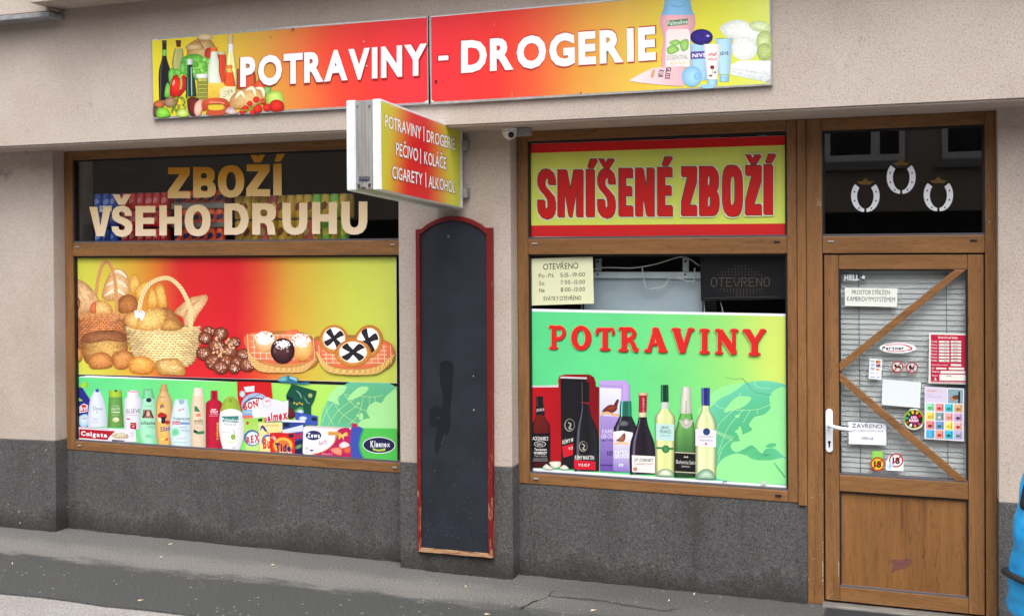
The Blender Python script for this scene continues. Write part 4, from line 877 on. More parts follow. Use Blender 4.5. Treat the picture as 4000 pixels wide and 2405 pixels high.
bottle('printed_cleaner_bottle', [(180,255,330),(230,215,335),(262,200,310)], (150,216,70), 'soft'); p.poly([(215,248),(255,262),(360,425),(350,520),(335,800),(160,960),(160,870),(195,620),(190,480),(178,370),(185,300)], lambda x, y: mixc((44,48,142),(30,34,110),(y-248)/600))
p.poly([(204,395),(262,440),(204,446)], (160,214,84)); p.poly([(212,520),(270,474),(330,500),(322,590),(215,606)], WHITE); p.poly([(222,524),(268,486),(322,508),(316,580),(222,592)], (204,40,56)); p.text('Bref', ((226,516),(318,510),(316,566),(226,576)), WHITE, .03); p.blob([(190,690),(230,640),(300,620),(330,650),(328,780),(230,790)], (214,230,244),(150,190,226)); p.row('100%', 246,705,310,690,26,(206,50,70),.02); p.poly([(160,880),(200,870),(196,915),(160,915)], (140,216,90)); p.end()
bottle('printed_shower_bottle', [(278,430,482),(300,420,490),(400,365,540),(550,340,575),(700,328,588),(800,330,590)], (218,226,242), 'soft'); p.poly([(432,278),(482,278),(480,320),(434,320)], (50,80,170)); p.row('Dove', 400,568,525,572,52,(60,70,110),-.005); p.ell(456,598,16,10,(214,170,90)); p.row('Cream', 385,690,470,696,22,(140,150,190)); p.row('Shower', 400,714,470,716,18,(140,150,190)); p.poly([(370,730),(480,738),(478,746),(370,740)], (220,190,160)); p.end()
bottle('printed_green_shampoo', [(385,618,800),(500,612,805),(700,605,818),(805,600,828)], (104,156,76)); p.prof([(292,622,795),(388,618,800)], (162,198,62)); p.ell(712,302,20,15,(50,80,90)); p.row('FRUCTIS', 655,570,770,568,32,(226,236,220),.012); p.poly([(652,588),(770,588),(770,604),(652,600)],(226,230,214)); p.row('GARNIER', 662,522,766,524,22,(190,214,170)); p.ell(714,700,46,32,(196,196,120),(226,226,190)); p.ell(722,690,26,20,(240,236,200)); p.row('NUTRITION', 660,640,756,640,14,(200,220,186)); p.end()
bottle('printed_white_shampoo', [(296,872,1028),(380,866,1030),(410,842,1056),(470,832,1062),(700,830,1055),(835,830,1050)], (228,226,240), 'soft'); p.line([(876,304),(950,316),(1026,308)], 10, (206,40,60), 3); p.row('ELSÈVE', 862,608,1052,606,54,(60,52,60),.0); p.row('REGENERADOR', 862,644,1040,646,16,(210,90,120)); p.poly([(912,736),(998,742),(996,835),(912,820)], (170,20,52)); p.poly([(912,750),(998,770),(998,776),(912,762)], (220,150,110)); p.poly([(940,782),(968,784),(968,804),(940,802)], (226,180,190)); p.poly([(862,678),(912,680),(908,700),(862,698)],(206,50,76)); p.end()
bottle('printed_mint_shampoo', [(405,1082,1246),(500,1062,1256),(640,1036,1270),(800,1032,1276),(920,1042,1268),(1038,1085,1250)], (168,230,196), 'soft'); p.prof([(266,1104,1212),(320,1092,1226),(410,1078,1248)], (126,206,156)); p.poly([(1130,280),(1180,282),(1155,298)], (40,110,80)); p.ell(1168,430,38,30,(40,44,84)); p.poly([(1092,560),(1198,562),(1244,680),(1076,676)], (150,110,96)); p.ell(1158,618,26,38,(226,186,166),(200,150,130)); p.line([(1132,580),(1110,640),(1086,672)],22,(70,42,36),3); p.line([(1190,580),(1210,640),(1232,676)],22,(84,52,44),3)
p.row('schauma', 1062,764,1256,770,52,(28,36,56),.02); p.row('7 Kräuter', 1148,806,1252,812,24,(60,100,90)); p.poly([(1120,900),(1235,914),(1225,956),(1120,940)], (130,214,172)); p.ell(1100,926,16,22,(206,226,160)); p.row('Schwarzkopf', 1112,520,1204,522,16,(80,120,110)); p.end()
bottle('printed_softener_bottle', [(315,1322,1430),(380,1290,1462),(460,1268,1490),(640,1262,1500),(850,1262,1480),(1050,1290,1470)], (220,180,124)); p.prof([(208,1344,1412),(262,1338,1414),(268,1322,1428),(316,1322,1430)], (206,158,104)); p.blob([(1290,480),(1340,450),(1390,470),(1420,700),(1440,1020),(1330,1020),(1290,760)], (240,196,110),(228,176,90)); p.ell(1350,520,28,34,(150,120,120),(110,90,96)); p.ell(1358,560,22,26,(232,196,160)); p.blob([(1290,640),(1330,600),(1400,620),(1420,660),(1380,700),(1310,670)], (196,36,44),(150,24,34)); p.blob([(1330,680),(1390,660),(1392,740),(1350,750)], (44,36,50),(30,26,36)); p.ell(1320,700,22,30,(240,232,226)); p.ell(1425,735,36,28,(206,40,50),(170,26,40)); p.row('Silan', 1328,866,1462,846,66,(50,60,150),.02); p.ell(1356,966,34,26,(240,216,120),(226,190,80)); p.poly([(1395,970),(1440,945),(1430,980),(1400,990)],(214,40,40)); p.row('Special', 1318,398,1388,392,20,(70,50,30)); p.end()
bottle('printed_mouthwash_bottle', [(420,1535,1690),(450,1520,1708),(640,1480,1735),(800,1462,1745),(950,1468,1748),(1075,1490,1750)], (216,238,246), 'soft'); p.poly([(1570,422),(1664,424),(1650,475),(1618,494),(1586,475)], (150,180,200)); p.row('NEW', 1572,590,1660,565,32,(206,70,110),.03); p.row('Vademecum', 1505,704,1735,706,46,(40,54,110),.008); p.poly([(1492,722),(1600,718),(1590,770),(1498,766)], (206,50,64)); p.row('2in1', 1506,760,1586,758,28,WHITE,.03); p.poly([(1600,732),(1735,734),(1735,768),(1600,766)], (120,150,200)); p.row('WHITE', 1576,818,1695,822,30,(150,166,176),.01); p.row('FRESH', 1610,862,1738,868,30,(150,166,176),.01); p.blob([(1478,830),(1530,804),(1580,820),(1600,900),(1540,930),(1480,935),(1470,880)], (110,206,150),(200,236,226)); p.row('Tooth wash', 1545,966,1670,960,18,(206,80,90)); p.row('Washes mouth', 1520,1012,1690,1020,14,(50,70,120)); p.end()
bottle('printed_cream_shampoo', [(264,1786,1905),(380,1770,1925),(500,1756,1940),(700,1745,1950),(1090,1748,1950)], (226,206,178), 'soft'); p.prof([(262,1786,1905),(310,1782,1910),(372,1772,1922)], (232,218,204), 'soft'); p.poly([(1798,516),(1826,512),(1878,590),(1798,584)], (60,120,84)); p.poly([(1822,616),(1882,612),(1882,660),(1822,656)], (226,130,110)); p.row('wella', 1790,736,1915,734,44,(60,44,44),.014); p.row('SHAMPOO', 1792,760,1915,766,18,(90,70,64)); p.ell(1816,802,30,18,(220,110,100)); p.ell(1816,802,25,14,(230,206,184)); p.line([(1788,850),(1850,880),(1934,870)], 40, (56,128,84), 4); p.poly([(1788,832),(1830,858),(1830,884),(1788,870)],(30,34,40)); p.end()
bottle('printed_red_shampoo', [(425,2015,2120),(450,1975,2160),(480,1956,2178),(560,1954,2182),(900,1954,2180),(1090,1956,2180)], (184,24,56)); p.prof([(298,2022,2112),(425,2020,2115)], (168,14,44), 'glass'); p.line([(2030,548),(2060,562),(2098,552)], 10, WHITE, 3); p.row('WELLA', 2014,604,2120,604,34,WHITE,.022); p.row('PRO SERIES', 2014,630,2122,630,18,(240,200,210)); p.text('volume', ((2092,980),(2092,736),(2128,736),(2128,980)), (206,196,60), .02); p.poly([(1998,644),(2124,644),(2124,650),(1998,650)],(236,170,186)); p.end()
bottle('printed_olive_soap_bottle', [(380,2240,2340),(430,2205,2390),(560,2160,2445),(760,2135,2480),(950,2150,2470),(1112,2190,2420)], (240,240,242), 'soft'); p.prof([(378,2258,2330),(400,2230,2358),(440,2200,2395),(540,2165,2440),(590,2160,2450)], (156,184,66), 'soft'); p.spoly([(2165,606),(2200,570),(2300,550),(2400,570),(2448,610),(2450,640),(2300,640),(2160,640)], (240,240,242)); p.ell(2295,436,34,36,(120,146,50),(160,186,80)); p.poly([(2178,652),(2404,648),(2404,742),(2178,726)], (56,130,124)); p.row('Palmolive', 2182,722,2402,732,50,WHITE,.014); p.row('Naturals', 2206,776,2372,782,38,(120,150,150)); p.ell(2330,936,32,36,(150,190,70),(106,150,44)); p.line([(2200,960),(2260,1005),(2350,1000),(2400,940)], 14, (200,222,140), 5, True); p.line([(2336,840),(2350,900)],10,(120,170,60)); p.poly([(2180,870),(2290,872),(2290,880),(2180,878)],(170,190,170)); p.row('C', 2320,1098,2370,1090,26,(40,40,44)); p.end()
p.begin('printed_toothpaste_box'); p.poly([(205,795),(985,836),(1000,1008),(620,1000),(205,965)], (230,226,236)); p.poly([(212,826),(706,856),(620,940),(600,978),(208,950)], (176,24,44)); p.row('Colgate', 234,916,594,946,62,WHITE,.04); p.ell(770,922,112,40,(226,222,206),(190,176,120)); p.row('Total', 690,950,862,956,46,(176,152,66),.02); p.poly([(662,972),(850,986),(820,1002),(662,996)], (90,84,90)); p.line([(860,900),(886,930),(862,956)],8,(50,70,150),3); p.poly([(220,802),(620,826),(620,832),(220,810)],(150,140,160)); [p.poly([(912,858+i*22),(966,862+i*22),(966,868+i*22),(912,864+i*22)],(170,170,190)) for i in range(4)]; p.end()
def PJ(pts): return [J(*q) for q in pts]
p.begin('printed_red_powder_box'); p.poly(PJ([(92,172),(560,184),(582,420),(400,640),(180,690),(100,400)]), (206,30,36)); p.poly(PJ([(182,250),(330,232),(330,312),(210,320)]), (214,226,240)); p.ell(*J(165,345), 40, 46, (206,222,226),(150,180,190)); p.ell(*J(350,500), 200, 170, (226,230,240),(150,170,210)); p.ell(*J(355,540), 190, 150, (50,64,110)); p.ell(*J(360,560), 180, 150, (236,236,240)); p.text('BONUX', PJ([(176,480),(510,370),(540,470),(190,575)]), (196,24,34), .05); p.row('Automat', *J(240,420), *J(410,360), 26, (70,90,140), .02); p.poly(PJ([(160,570),(300,560),(300,640),(170,650)]), (110,180,226)); p.row('L CENA', *J(176,612), *J(292,606), 26, (236,220,150), .03); p.poly(PJ([(178,630),(312,640),(312,700),(182,690)]), (226,120,110)); p.end()
p.begin('printed_green_pouch'); p.poly(PJ([(845,205),(1188,305),(1150,440),(1110,510),(1112,640),(860,640),(800,560),(766,365)]), lambda x, y: mixc((24,92,66),(20,70,60),.5)); p.line(PJ([(900,290),(960,350),(980,410)]), 14, (150,190,180), 4, True); p.line(PJ([(1010,380),(1060,460),(1100,480)]), 12, (130,180,166), 4, True); p.ell(*J(1100,366), 32, 32, (190,190,110),(120,150,90)); p.blob(PJ([(850,600),(920,540),(1000,520),(1000,600),(930,640)]), (110,180,90),(40,110,70)); p.ell(*J(960,590), 50, 32, (220,230,240),(150,180,190)); p.blob(PJ([(800,520),(860,560),(900,640),(820,690),(780,620)]), (110,30,40),(70,20,30)); p.poly(PJ([(768,375),(868,395),(856,460),(780,440)]), (24,40,60)); [p.ell(*J(880+i*36, 470+(i%2)*14), 14, 14, (206,176,80)) for i in range(4)]; p.end()
p.begin('printed_white_pouch'); p.poly(PJ([(388,430),(470,420),(560,410),(660,430),(720,455),(800,430),(796,600),(780,705),(470,735),(395,660)]), (228,228,238)); p.ell(*J(505,460), 72, 72, (236,232,238),(214,206,220)); p.row('40', *J(476,462), *J(540,458), 34, (196,50,60), .03); p.text('mex', PJ([(590,600),(785,560),(785,690),(590,725)]), (204,34,44), .05); p.text('pal', PJ([(450,660),(570,600),(580,720),(470,728)]), (204,34,44), .05); p.end()
p.begin('printed_blue_powder_boxes'); p.poly(PJ([(890,590),(1204,650),(1200,780),(900,760)]), (60,90,180)); p.ell(*J(1000,680), 56, 30, (230,234,244),(160,180,220)); p.poly(PJ([(1118,664),(1190,668),(1190,718),(1118,712)]), (24,40,60)); p.poly(PJ([(715,715),(1030,740),(1030,1185),(890,1170),(715,900)]), (48,70,150)); p.poly(PJ([(715,700),(1030,706),(1030,740),(715,730)]), (226,230,240)); p.poly(PJ([(720,840),(1000,770),(1000,860),(720,890)]), (214,222,240)); p.text('mex', PJ([(850,870),(1000,840),(1000,955),(880,968)]), (204,34,44), .05); p.poly(PJ([(888,1000),(1000,970),(1000,1180),(890,1168)]), (24,36,80)); p.ell(*J(940,1070), 62, 30, (120,170,80),(40,80,120),rot=-24); p.poly(PJ([(730,742),(812,742),(812,796),(735,800)]), (24,40,60)); p.end()
p.begin('printed_green_powder_box'); p.poly(PJ([(180,690),(465,662),(470,760),(400,780),(405,1140),(210,1120)]), lambda x, y: mixc((160,214,90),(190,224,130),(y-700)/400)); p.ell(*J(300,950), 112, 112, (40,60,140),(60,90,170)); p.ell(*J(305,955), 94, 94, (232,238,244),(200,220,240)); p.text('REX', PJ([(215,940),(400,885),(400,1000),(228,1035)]), (200,28,40), .045); p.ell(*J(235,745), 22, 22, (206,60,60)); p.poly(PJ([(380,690),(440,680),(440,720),(385,726)]), (24,40,60)); p.end()
p.begin('printed_cream_powder_box'); p.poly(PJ([(385,745),(715,735),(718,870),(560,880),(548,1150),(410,1140)]), (232,222,156)); p.line(PJ([(410,850),(440,790),(480,840),(530,890)]), 34, (60,60,130), 4, True); p.row('SPECIAL EDITION', *J(486,790), *J(660,790), 22, (206,150,50), .03); p.ell(*J(520,990), 90, 90, (110,150,210),(60,100,180)); p.ell(*J(525,1010), 74, 80, (232,226,170)); p.text('Bu', PJ([(446,950),(550,950),(550,1095),(450,1105)]), (214,70,40), .06); p.line(PJ([(480,870),(600,850),(690,780)]),10,(240,220,130),4); p.end()
p.begin('printed_red_detergent_box'); p.poly(PJ([(543,880),(888,884),(888,1168),(552,1158)]), (214,36,36)); p.ell(*J(724,1060), 148, 128, (240,150,60),(226,80,50)); p.ell(*J(724,1050), 126, 104, (240,214,80),(240,190,70)); p.ell(*J(724,1060), 96, 84, (230,120,60)); p.text('Tide', PJ([(615,1015),(835,1040),(830,1135),(625,1150)]), (36,44,100), .05); p.line(PJ([(580,920),(620,960),(600,990)]),16,(240,226,220),3,True); p.line(PJ([(560,940),(610,970)]),9,(240,226,220)); p.row('PLUS', *J(680,1164), *J(850,1162), 22, (226,226,230), .03); p.poly(PJ([(800,896),(872,896),(872,944),(804,944)]), (24,40,60)); p.end()
p.begin('printed_tissue_pack'); p.poly(PJ([(1005,800),(1660,842),(1660,1218),(1030,1182),(995,1160)]), (236,236,242)); p.poly(PJ([(1005,800),(1100,782),(1660,808),(1660,842)]), (220,206,206)); p.spoly(PJ([(1480,842),(1660,842),(1662,1220),(1240,1206),(1100,1186),(1300,1130),(1420,1020)]), (190,30,90)); p.line(PJ([(1100,1182),(1300,1124),(1430,1010),(1478,850)]), 10, (220,176,90), 5); p.ell(*J(1145,915), 108, 66, (40,44,100)); p.row('Zewa', *J(1058,945), *J(1232,950), 66, WHITE, .04); p.text('Soft', PJ([(1215,1000),(1330,970),(1330,1030),(1220,1050)]), (150,40,60), .0); p.poly(PJ([(1346,858),(1480,864),(1480,912),(1346,914)]), (232,176,80)); p.row('20 Jahre', *J(1362,902), *J(1470,900), 22, (150,50,40), .01); p.blob(PJ([(1490,870),(1540,900),(1600,866),(1620,920),(1570,930),(1560,980),(1530,940),(1490,970)]), (246,206,110),(222,166,70)); p.blob(PJ([(1500,1040),(1560,1000),(1620,1020),(1640,1060),(1560,1090),(1510,1080)]), (244,236,236),(220,190,190)); p.blob(PJ([(1380,1100),(1500,1080),(1540,1130),(1520,1190),(1420,1160)]), (240,160,130),(222,120,96)); p.blob(PJ([(1560,1100),(1650,1070),(1655,1150),(1580,1160)]), (236,110,60),(206,70,50)); p.row('Duft', *J(1266,1180), *J(1410,1184), 22, (240,190,210)); p.poly(PJ([(1030,1070),(1155,1078),(1155,1160),(1030,1152)]), (200,170,180)); p.poly(PJ([(1034,1074),(1151,1082),(1151,1156),(1034,1148)]), (236,236,242)); p.row('4x', *J(1040,1106), *J(1080,1108), 26, (150,50,70)); p.ell(*J(1118,1122), 24, 14, (70,80,130)); p.end()
p.begin('printed_tissue_box'); p.poly(PJ([(1665,812),(2292,822),(2296,1266),(1672,1222)]), lambda x, y: mixc((90,206,90),(80,196,84),.5)); p.spoly(PJ([(1668,814),(1830,820),(1800,900),(1770,1000),(1780,1120),(1820,1228),(1672,1220)]), (64,84,180)); p.line(PJ([(1832,822),(1796,930),(1775,1050),(1800,1160),(1836,1228)]), 22, (60,150,130), 5); p.ell(*J(2048,1050), 226, 116, (236,238,244), rot=1); p.ell(*J(2048,1050), 216, 104, (34,38,78), rot=1); p.text('Kleenex', PJ([(1930,985),(2200,1005),(2200,1075),(1930,1082)]), WHITE, .035); p.poly(PJ([(1955,1088),(2040,1110),(2140,1090),(2130,1126),(2040,1134),(1968,1120)]), (200,224,90)); p.row('Balsam', *J(2000,1122), *J(2105,1118), 22, (110,150,70)); p.poly(PJ([(1665,755),(1745,752),(1748,808),(1680,806)]), (190,30,96)); p.end()
# torn remainder of an older blue print between the two posters
older = quadthing('poster_scrap', FJ, Y_POST-.0062, [(655,160),(930,186)], 'torn blue scrap of an older poster showing between two posters', 'poster scrap')
sheet(FJ, Y_POST-.0060, [(650,165),(690,120),(800,90),(930,125),(930,190),(1080,180),(1100,205),(1000,215),(700,185)], .0008, mat('scrap_blue', (40,110,140), .5), older, 'sheet')
p = Pr(FJ, Y_POST-.0061, older); p.begin('printed_scrap'); p.blob([(655,160),(690,118),(770,98),(785,160),(700,172)], (120,190,200),(70,140,160)); p.poly([(815,100),(920,130),(915,170),(815,130)], (150,200,216)); p.end()
# ================================================================== SMISENE ZBOZI POSTER (right window, upper light)
def strip(A, B): return ('s', A, B)
def ringsq(x0, y0, x1, y1, ix0, iy0, ix1, iy1, n=32, po=3.2):
    def sq(x0, y0, x1, y1): return [((x0+x1)/2+(x1-x0)/2*math.copysign(abs(math.cos(t))**(2/po), math.cos(t)), (y0+y1)/2+(y1-y0)/2*math.copysign(abs(math.sin(t))**(2/po), math.sin(t))) for t in [6.28318*k/n for k in range(n+1)]]
    return ('s', sq(x0, y0, x1, y1), sq(ix0, iy0, ix1, iy1))
ac = [(.28,-.03),(.78,-.03),(1.1,-.2),(.5,-.2)]
BLK = {
 'I': [[(0,0),(1,0),(1,1),(0,1)]], 'E': [[(0,0),(.5,0),(.5,1),(0,1)], [(.5,0),(1,0),(1,.19),(.5,.19)], [(.5,.38),(.95,.38),(.95,.57),(.5,.57)], [(.5,.79),(1.03,.79),(1.03,1),(.5,1)]],
 'N': [[(0,0),(.42,0),(.6,.42),(.62,0),(1,0),(1,1),(.6,1),(.4,.55),(.38,1),(0,1)]], 'M': [[(0,0),(.36,0),(.5,.42),(.64,0),(1,0),(1,1),(.74,1),(.74,.4),(.56,1),(.44,1),(.26,.4),(.26,1),(0,1)]],
 'Z': [[(.02,0),(1,0),(.98,.3),(.52,.79),(1,.79),(1,1),(0,1),(.02,.72),(.42,.2),(.02,.2)]],
 'O': [ringsq(0,-.02,1,1.02,.38,.2,.62,.8)], 'B': [[(0,0),(.4,0),(.4,1),(0,1)], ringsq(.1,0,.97,.55,.4,.18,.54,.4,po=2.6), ringsq(.1,.44,1,1,.4,.6,.56,.83,po=2.6)],
 'S': [strip([(1,.3),(.98,.18),(.9,.06),(.72,0),(.5,-.02),(.26,0),(.08,.08),(0,.2),(.02,.33),(.14,.43),(.38,.53),(.54,.62),(.58,.7),(.57,.79),(.5,.81),(.43,.79),(.4,.7),(.4,.63)], [(.6,.3),(.6,.22),(.57,.18),(.5,.165),(.45,.18),(.41,.22),(.4,.27),(.42,.31),(.5,.36),(.72,.45),(.92,.54),(.99,.66),(1,.78),(.94,.9),(.78,.985),(.5,1.02),(.2,.98),(.04,.88)]), strip([(.4,.63),(.4,.7),(.43,.79),(.3,.9)], [(0,.63),(0,.74),(.04,.88),(.12,.94)])]}
def block(p, ch, x0, x1, y0, y1, c, dx=0, dy=0, g=0):
    a = '' ; base = ch
    if ch in 'ÍÉ': base, a = {'Í':'I','É':'E'}[ch], 'a'
    if ch in 'ŠŽ': base, a = {'Š':'S','Ž':'Z'}[ch], 'c'
    def T(q): return (x0-g+(x1-x0+2*g)*q[0]+dx, y0-g+(y1-y0+2*g)*q[1]+dy)
    for sh in BLK[base]:
        if isinstance(sh, tuple):
            A, B = sh[1], sh[2]; P = [T(q) for pr in zip(A, B) for q in pr]; p.raw(P, [(2*i, 2*i+1, 2*i+3, 2*i+2) for i in range(len(A)-1)], [c]*len(P))
        else: p.poly([T(q) for q in sh], c)
    h = (y1-y0); cx = (x0+x1)/2; 
    if a == 'a': p.poly([(cx-22+dx-g, y0-14+dy+g), (cx+22+dx, y0-14+dy+g), (cx+62+dx+g, y0-84+dy-g), (cx+2+dx, y0-84+dy-g)], c)
    if a == 'c': p.poly([(cx-24+dx-g, y0-12+dy+g), (cx+20+dx+g, y0-12+dy+g), (cx+64+dx+g, y0-84+dy-g), (cx+14+dx, y0-84+dy-g), (cx-2+dx, y0-50+dy), (cx-18+dx, y0-84+dy-g), (cx-66+dx-g, y0-84+dy-g)], c)
po = quadthing('shop_name_poster', FE, Y_POST, [(138,437),(2198,372),(2200,1180),(146,1185)], 'yellow window poster with red bands and bold red SMISENE ZBOZI lettering', 'poster')
sheet(FE, Y_POST, [(138,437),(2198,370),(2202,1176),(1700,1180),(180,1184),(146,1168)], .001, M['paper'], po, 'sheet')
p = Pr(FE, Y_POST, po)
p.begin('printed_band'); p.grid([(139,438),(2198,371),(2198,446),(139,512)], 10, 2, lambda u, v: (220,26,30)); p.end()
p.begin('printed_field'); p.grid([(139,512),(2198,446),(2200,1076),(144,1092)], 12, 6, lambda u, v: (224,238,106)); p.end()
p.begin('printed_band'); p.grid([(144,1092),(2200,1076),(2202,1175),(146,1182)], 10, 2, lambda u, v: (216,40,42)); p.end()
LT = (('S',208,352,648,1035),('M',370,572,648,1024),('Í',598,664,645,1022),('Š',690,832,645,1028),('E',860,970,636,1018),('N',994,1144,634,1018),('É',1172,1287,628,1016),('Z',1362,1486,622,1014),('B',1508,1666,620,1014),('O',1692,1854,618,1012),('Ž',1876,2006,612,1008),('Í',2026,2096,606,1004))
for ch, a, b, c, d in LT:
    p.begin('letter'); g_ = (236,240,210)
    for k in range(8): block(p, ch, a, b, c, d, g_, 11*math.cos(k*.785), 13*math.sin(k*.785), 1)
    p.lay += 1
    for k in range(3): block(p, ch, a, b, c, d, (74,66,58), -6+k*5, -7+k*6)
    p.lay += 1; block(p, ch, a, b, c, d, (212,34,34)); p.end()

# ================================================================== DRINKS POSTER (right window, lower light)
def K(x, y): q = FK(x, y); return ((q[0]-2030)*2.2445, (q[1]-1400)*2.2445)
po = quadthing('drinks_poster', FL, Y_POST, [K(90,573),K(2338,618),(2345,1140),(103,985)], 'green POTRAVINY window poster with wine and spirit bottles and a globe', 'poster')
sheet(FL, Y_POST, [K(90,573),K(2338,618),(2346,1140),(900,1052),(150,990),(104,972)], .001, M['paper'], po, 'sheet')
p = Pr(FL, Y_POST, po)
gd = grad([(0,(92,214,140)),(.35,(102,218,138)),(.6,(124,222,130)),(.78,(158,224,118)),(.92,(206,228,108)),(1,(212,230,110))])
p.begin('printed_background'); p.grid([K(92,597),K(2338,640),(2344,1112),(102,958)], 30, 10, lambda u, v: mixc(gd(u-.05*v), (118,222,130), max(0, v-.35)*1.1 if u > .5 else 0)); p.end()
p.begin('printed_globe')
cx, cy, r = 2130, 820, 626
def cl(q): return (min(q[0], 2342), min(q[1], 955+(min(q[0],2342)-103)*.0698))
P = [cl((cx+r*math.cos(6.28318*k/90), cy+r*math.sin(6.28318*k/90))) for k in range(90)]
p.blob(P, (84,184,128), (110,206,172), rings=5, smooth=False)
for l in ([(1560,470),(1620,360),(1700,290),(1800,240),(1950,205),(1960,230),(1860,300),(1760,350),(1700,400),(1640,470),(1600,520)],[(1790,470),(1850,380),(1920,330),(2030,340),(1980,410),(1880,450)],[(2010,580),(2060,510),(2140,490),(2200,430),(2190,330),(2260,260),(2345,280),(2345,620),(2345,860),(2240,790),(2160,790),(2120,830),(2040,760),(1970,790),(1900,820),(1850,780),(1870,730),(1930,720),(1920,680),(1990,650),(2040,620)],[(1905,660),(1930,590),(1950,640),(1945,680)],[(1885,640),(1910,620),(1910,650)],[(1885,500),(1930,490),(1915,520)],[(1790,870),(1900,830),(2000,850),(2120,880),(2200,890),(2345,880),(2345,1100),(1760,1060),(1725,960)]): p.poly([cl(q) for q in smooth_pts(l, 3, True)], (150,232,152))
p.poly([cl(q) for q in smooth_pts([(2225,900),(2260,940),(2330,1030),(2320,1040),(2250,950)],3,True)], (90,190,130)); p.poly(smooth_pts([(2160,760),(2210,740),(2250,750),(2230,775),(2170,778)],3,True), (90,190,130)); p.blob([(1990,820),(2060,790),(2140,850),(2230,830),(2230,880),(2110,890),(2020,870)], (88,188,128),(94,194,132))
for q in ([(1700,380),(1760,430),(1900,450),(2080,445),(2200,400)],[(1600,520),(1680,620),(1860,700)],[(1700,600),(1740,640),(1880,690)],[(1900,430),(1760,560),(1720,640)],[(1970,440),(1830,600),(1740,830)],[(2020,450),(1960,560)],[(2080,445),(2090,490)],[(1730,650),(1800,690),(1870,720)],[(1740,900),(1780,780),(1870,700)],[(1940,300),(1900,380),(1930,440)],[(2060,200),(2080,250),(2200,260)]): p.line(q, 4, (186,238,180), 4)
p.end()
p.begin('crease_crack'); p.line([(1800,162),(1880,182),(1950,172),(2000,220),(2030,270),(2080,298),(2220,322)], 3, (100,150,110)); p.line([(1955,172),(1985,210),(2015,235)], 4, (90,120,96)); p.end()
p.begin('printed_red_gift_box'); p.poly([(104,240),(340,236),(336,190),(350,150),(400,138),(610,138),(650,160),(668,210),(668,244),(697,250),(697,985),(104,915)], lambda x, y: mixc((196,22,32),(120,12,24),min(1,max(0,(x-150)/520)))); p.poly([(104,236),(340,232),(340,250),(104,252)], (214,206,212)); p.end()
p.begin('printed_black_gift_box'); p.poly([(357,168),(588,178),(588,700),(480,970),(366,965)], lambda x, y: mixc((34,32,38),(20,18,24),.5)); p.poly([(357,156),(588,164),(588,180),(357,172)], (206,200,206)); p.ell(437,582,46,56,(150,144,140)); p.ell(440,580,39,49,(26,24,30)); p.line([(425,560),(450,575),(432,610),(455,612)], 9, (190,184,176), 3); p.poly([(372,768),(468,744),(468,842),(382,868)], (206,30,46)); p.row('RÉMY M', 374,752,468,728,36,(222,218,214),.012); p.row('V.S', 428,800,466,792,24,WHITE,.01); p.end()
p.begin('printed_whiskey_bottle'); p.prof([(495,140,212),(540,128,240),(580,106,264),(640,103,270),(900,103,270),(956,106,268)], lambda t: mixc((110,28,26),(62,14,18),t), 'clear'); p.prof([(330,142,206),(400,144,208),(440,142,214)], (24,22,24), 'glass'); p.prof([(420,140,216),(495,140,220)], (28,26,30), sm=False); p.row("JACK D", 146,462,214,456,22,(226,222,222),.02); p.poly([(104,656),(262,652),(262,908),(106,906)], (20,18,22)); p.row("JACK DANIEL'S", 107,714,250,716,32,(236,234,234),.02); p.ell(178,748,52,26,(210,206,206)); p.ell(178,748,46,21,(24,22,26)); p.row('OLD No.7', 150,758,206,758,18,(230,226,226),.02); p.row('Tennessee', 128,806,236,806,24,(236,234,234),.015); p.row('WHISKEY', 122,838,240,838,24,(236,234,234),.03); p.row('70cl 40%', 126,860,236,860,14,(200,196,196)); [p.poly([(116,874+i*10),(246,874+i*10),(246,877+i*10),(116,877+i*10)], (170,166,166)) for i in range(3)]; p.end()
p.begin('printed_cognac_bottle'); p.prof([(400,538,612),(480,528,622),(560,502,652),(640,482,685),(760,472,697),(900,474,695),(986,480,690)], (28,28,34), 'glass'); p.prof([(206,534,611),(390,535,611)], (24,22,26), 'glass', sm=False); p.line([(538,384),(610,390)], 5, (200,40,44)); p.ell(556,768,38,46,(150,146,140)); p.ell(559,766,32,39,(26,26,32)); p.line([(545,745),(570,762),(552,792),(575,795)], 8, (196,190,180), 3); p.row('RÉMY MARTIN', 484,884,652,886,36,(228,224,222),.015); p.poly([(476,885),(665,902),(665,976),(478,968)], (206,26,48)); p.row('V.S.O.P', 514,940,614,944,22,WHITE,.02); p.end()
p.begin('printed_lilac_gift_box'); p.poly([(703,192),(945,190),(945,270),(703,262)], (186,160,222)); p.poly([(703,256),(945,266),(945,520),(703,520)], lambda x, y: mixc((226,228,246),(206,200,236),(y-256)/264)); p.poly([(703,500),(870,510),(900,990),(703,985)], lambda x, y: mixc((170,146,212),(104,78,164),(y-500)/480)); p.line([(710,494),(760,474),(820,490),(880,496)], 22, (224,176,120), 4); p.blob([(720,466),(760,420),(800,402),(840,410),(850,360),(870,364),(858,410),(850,450),(810,474),(770,462)], (146,62,44),(86,32,28)); p.line([(810,470),(816,494)],4,(190,120,70)); p.row('FAMOUS', 722,656,880,654,36,(216,204,236),.02); p.row('GROUSE', 712,698,870,696,36,(216,204,236),.02); p.row('MALT WHISKY', 722,726,860,726,18,(60,40,90),.01); p.row('10', 768,850,816,848,40,(52,36,84),.02); p.line([(703,236),(945,246)], 4, (150,120,190)); p.poly([(703,925),(890,932),(890,944),(703,938)],(76,54,130)); p.end()
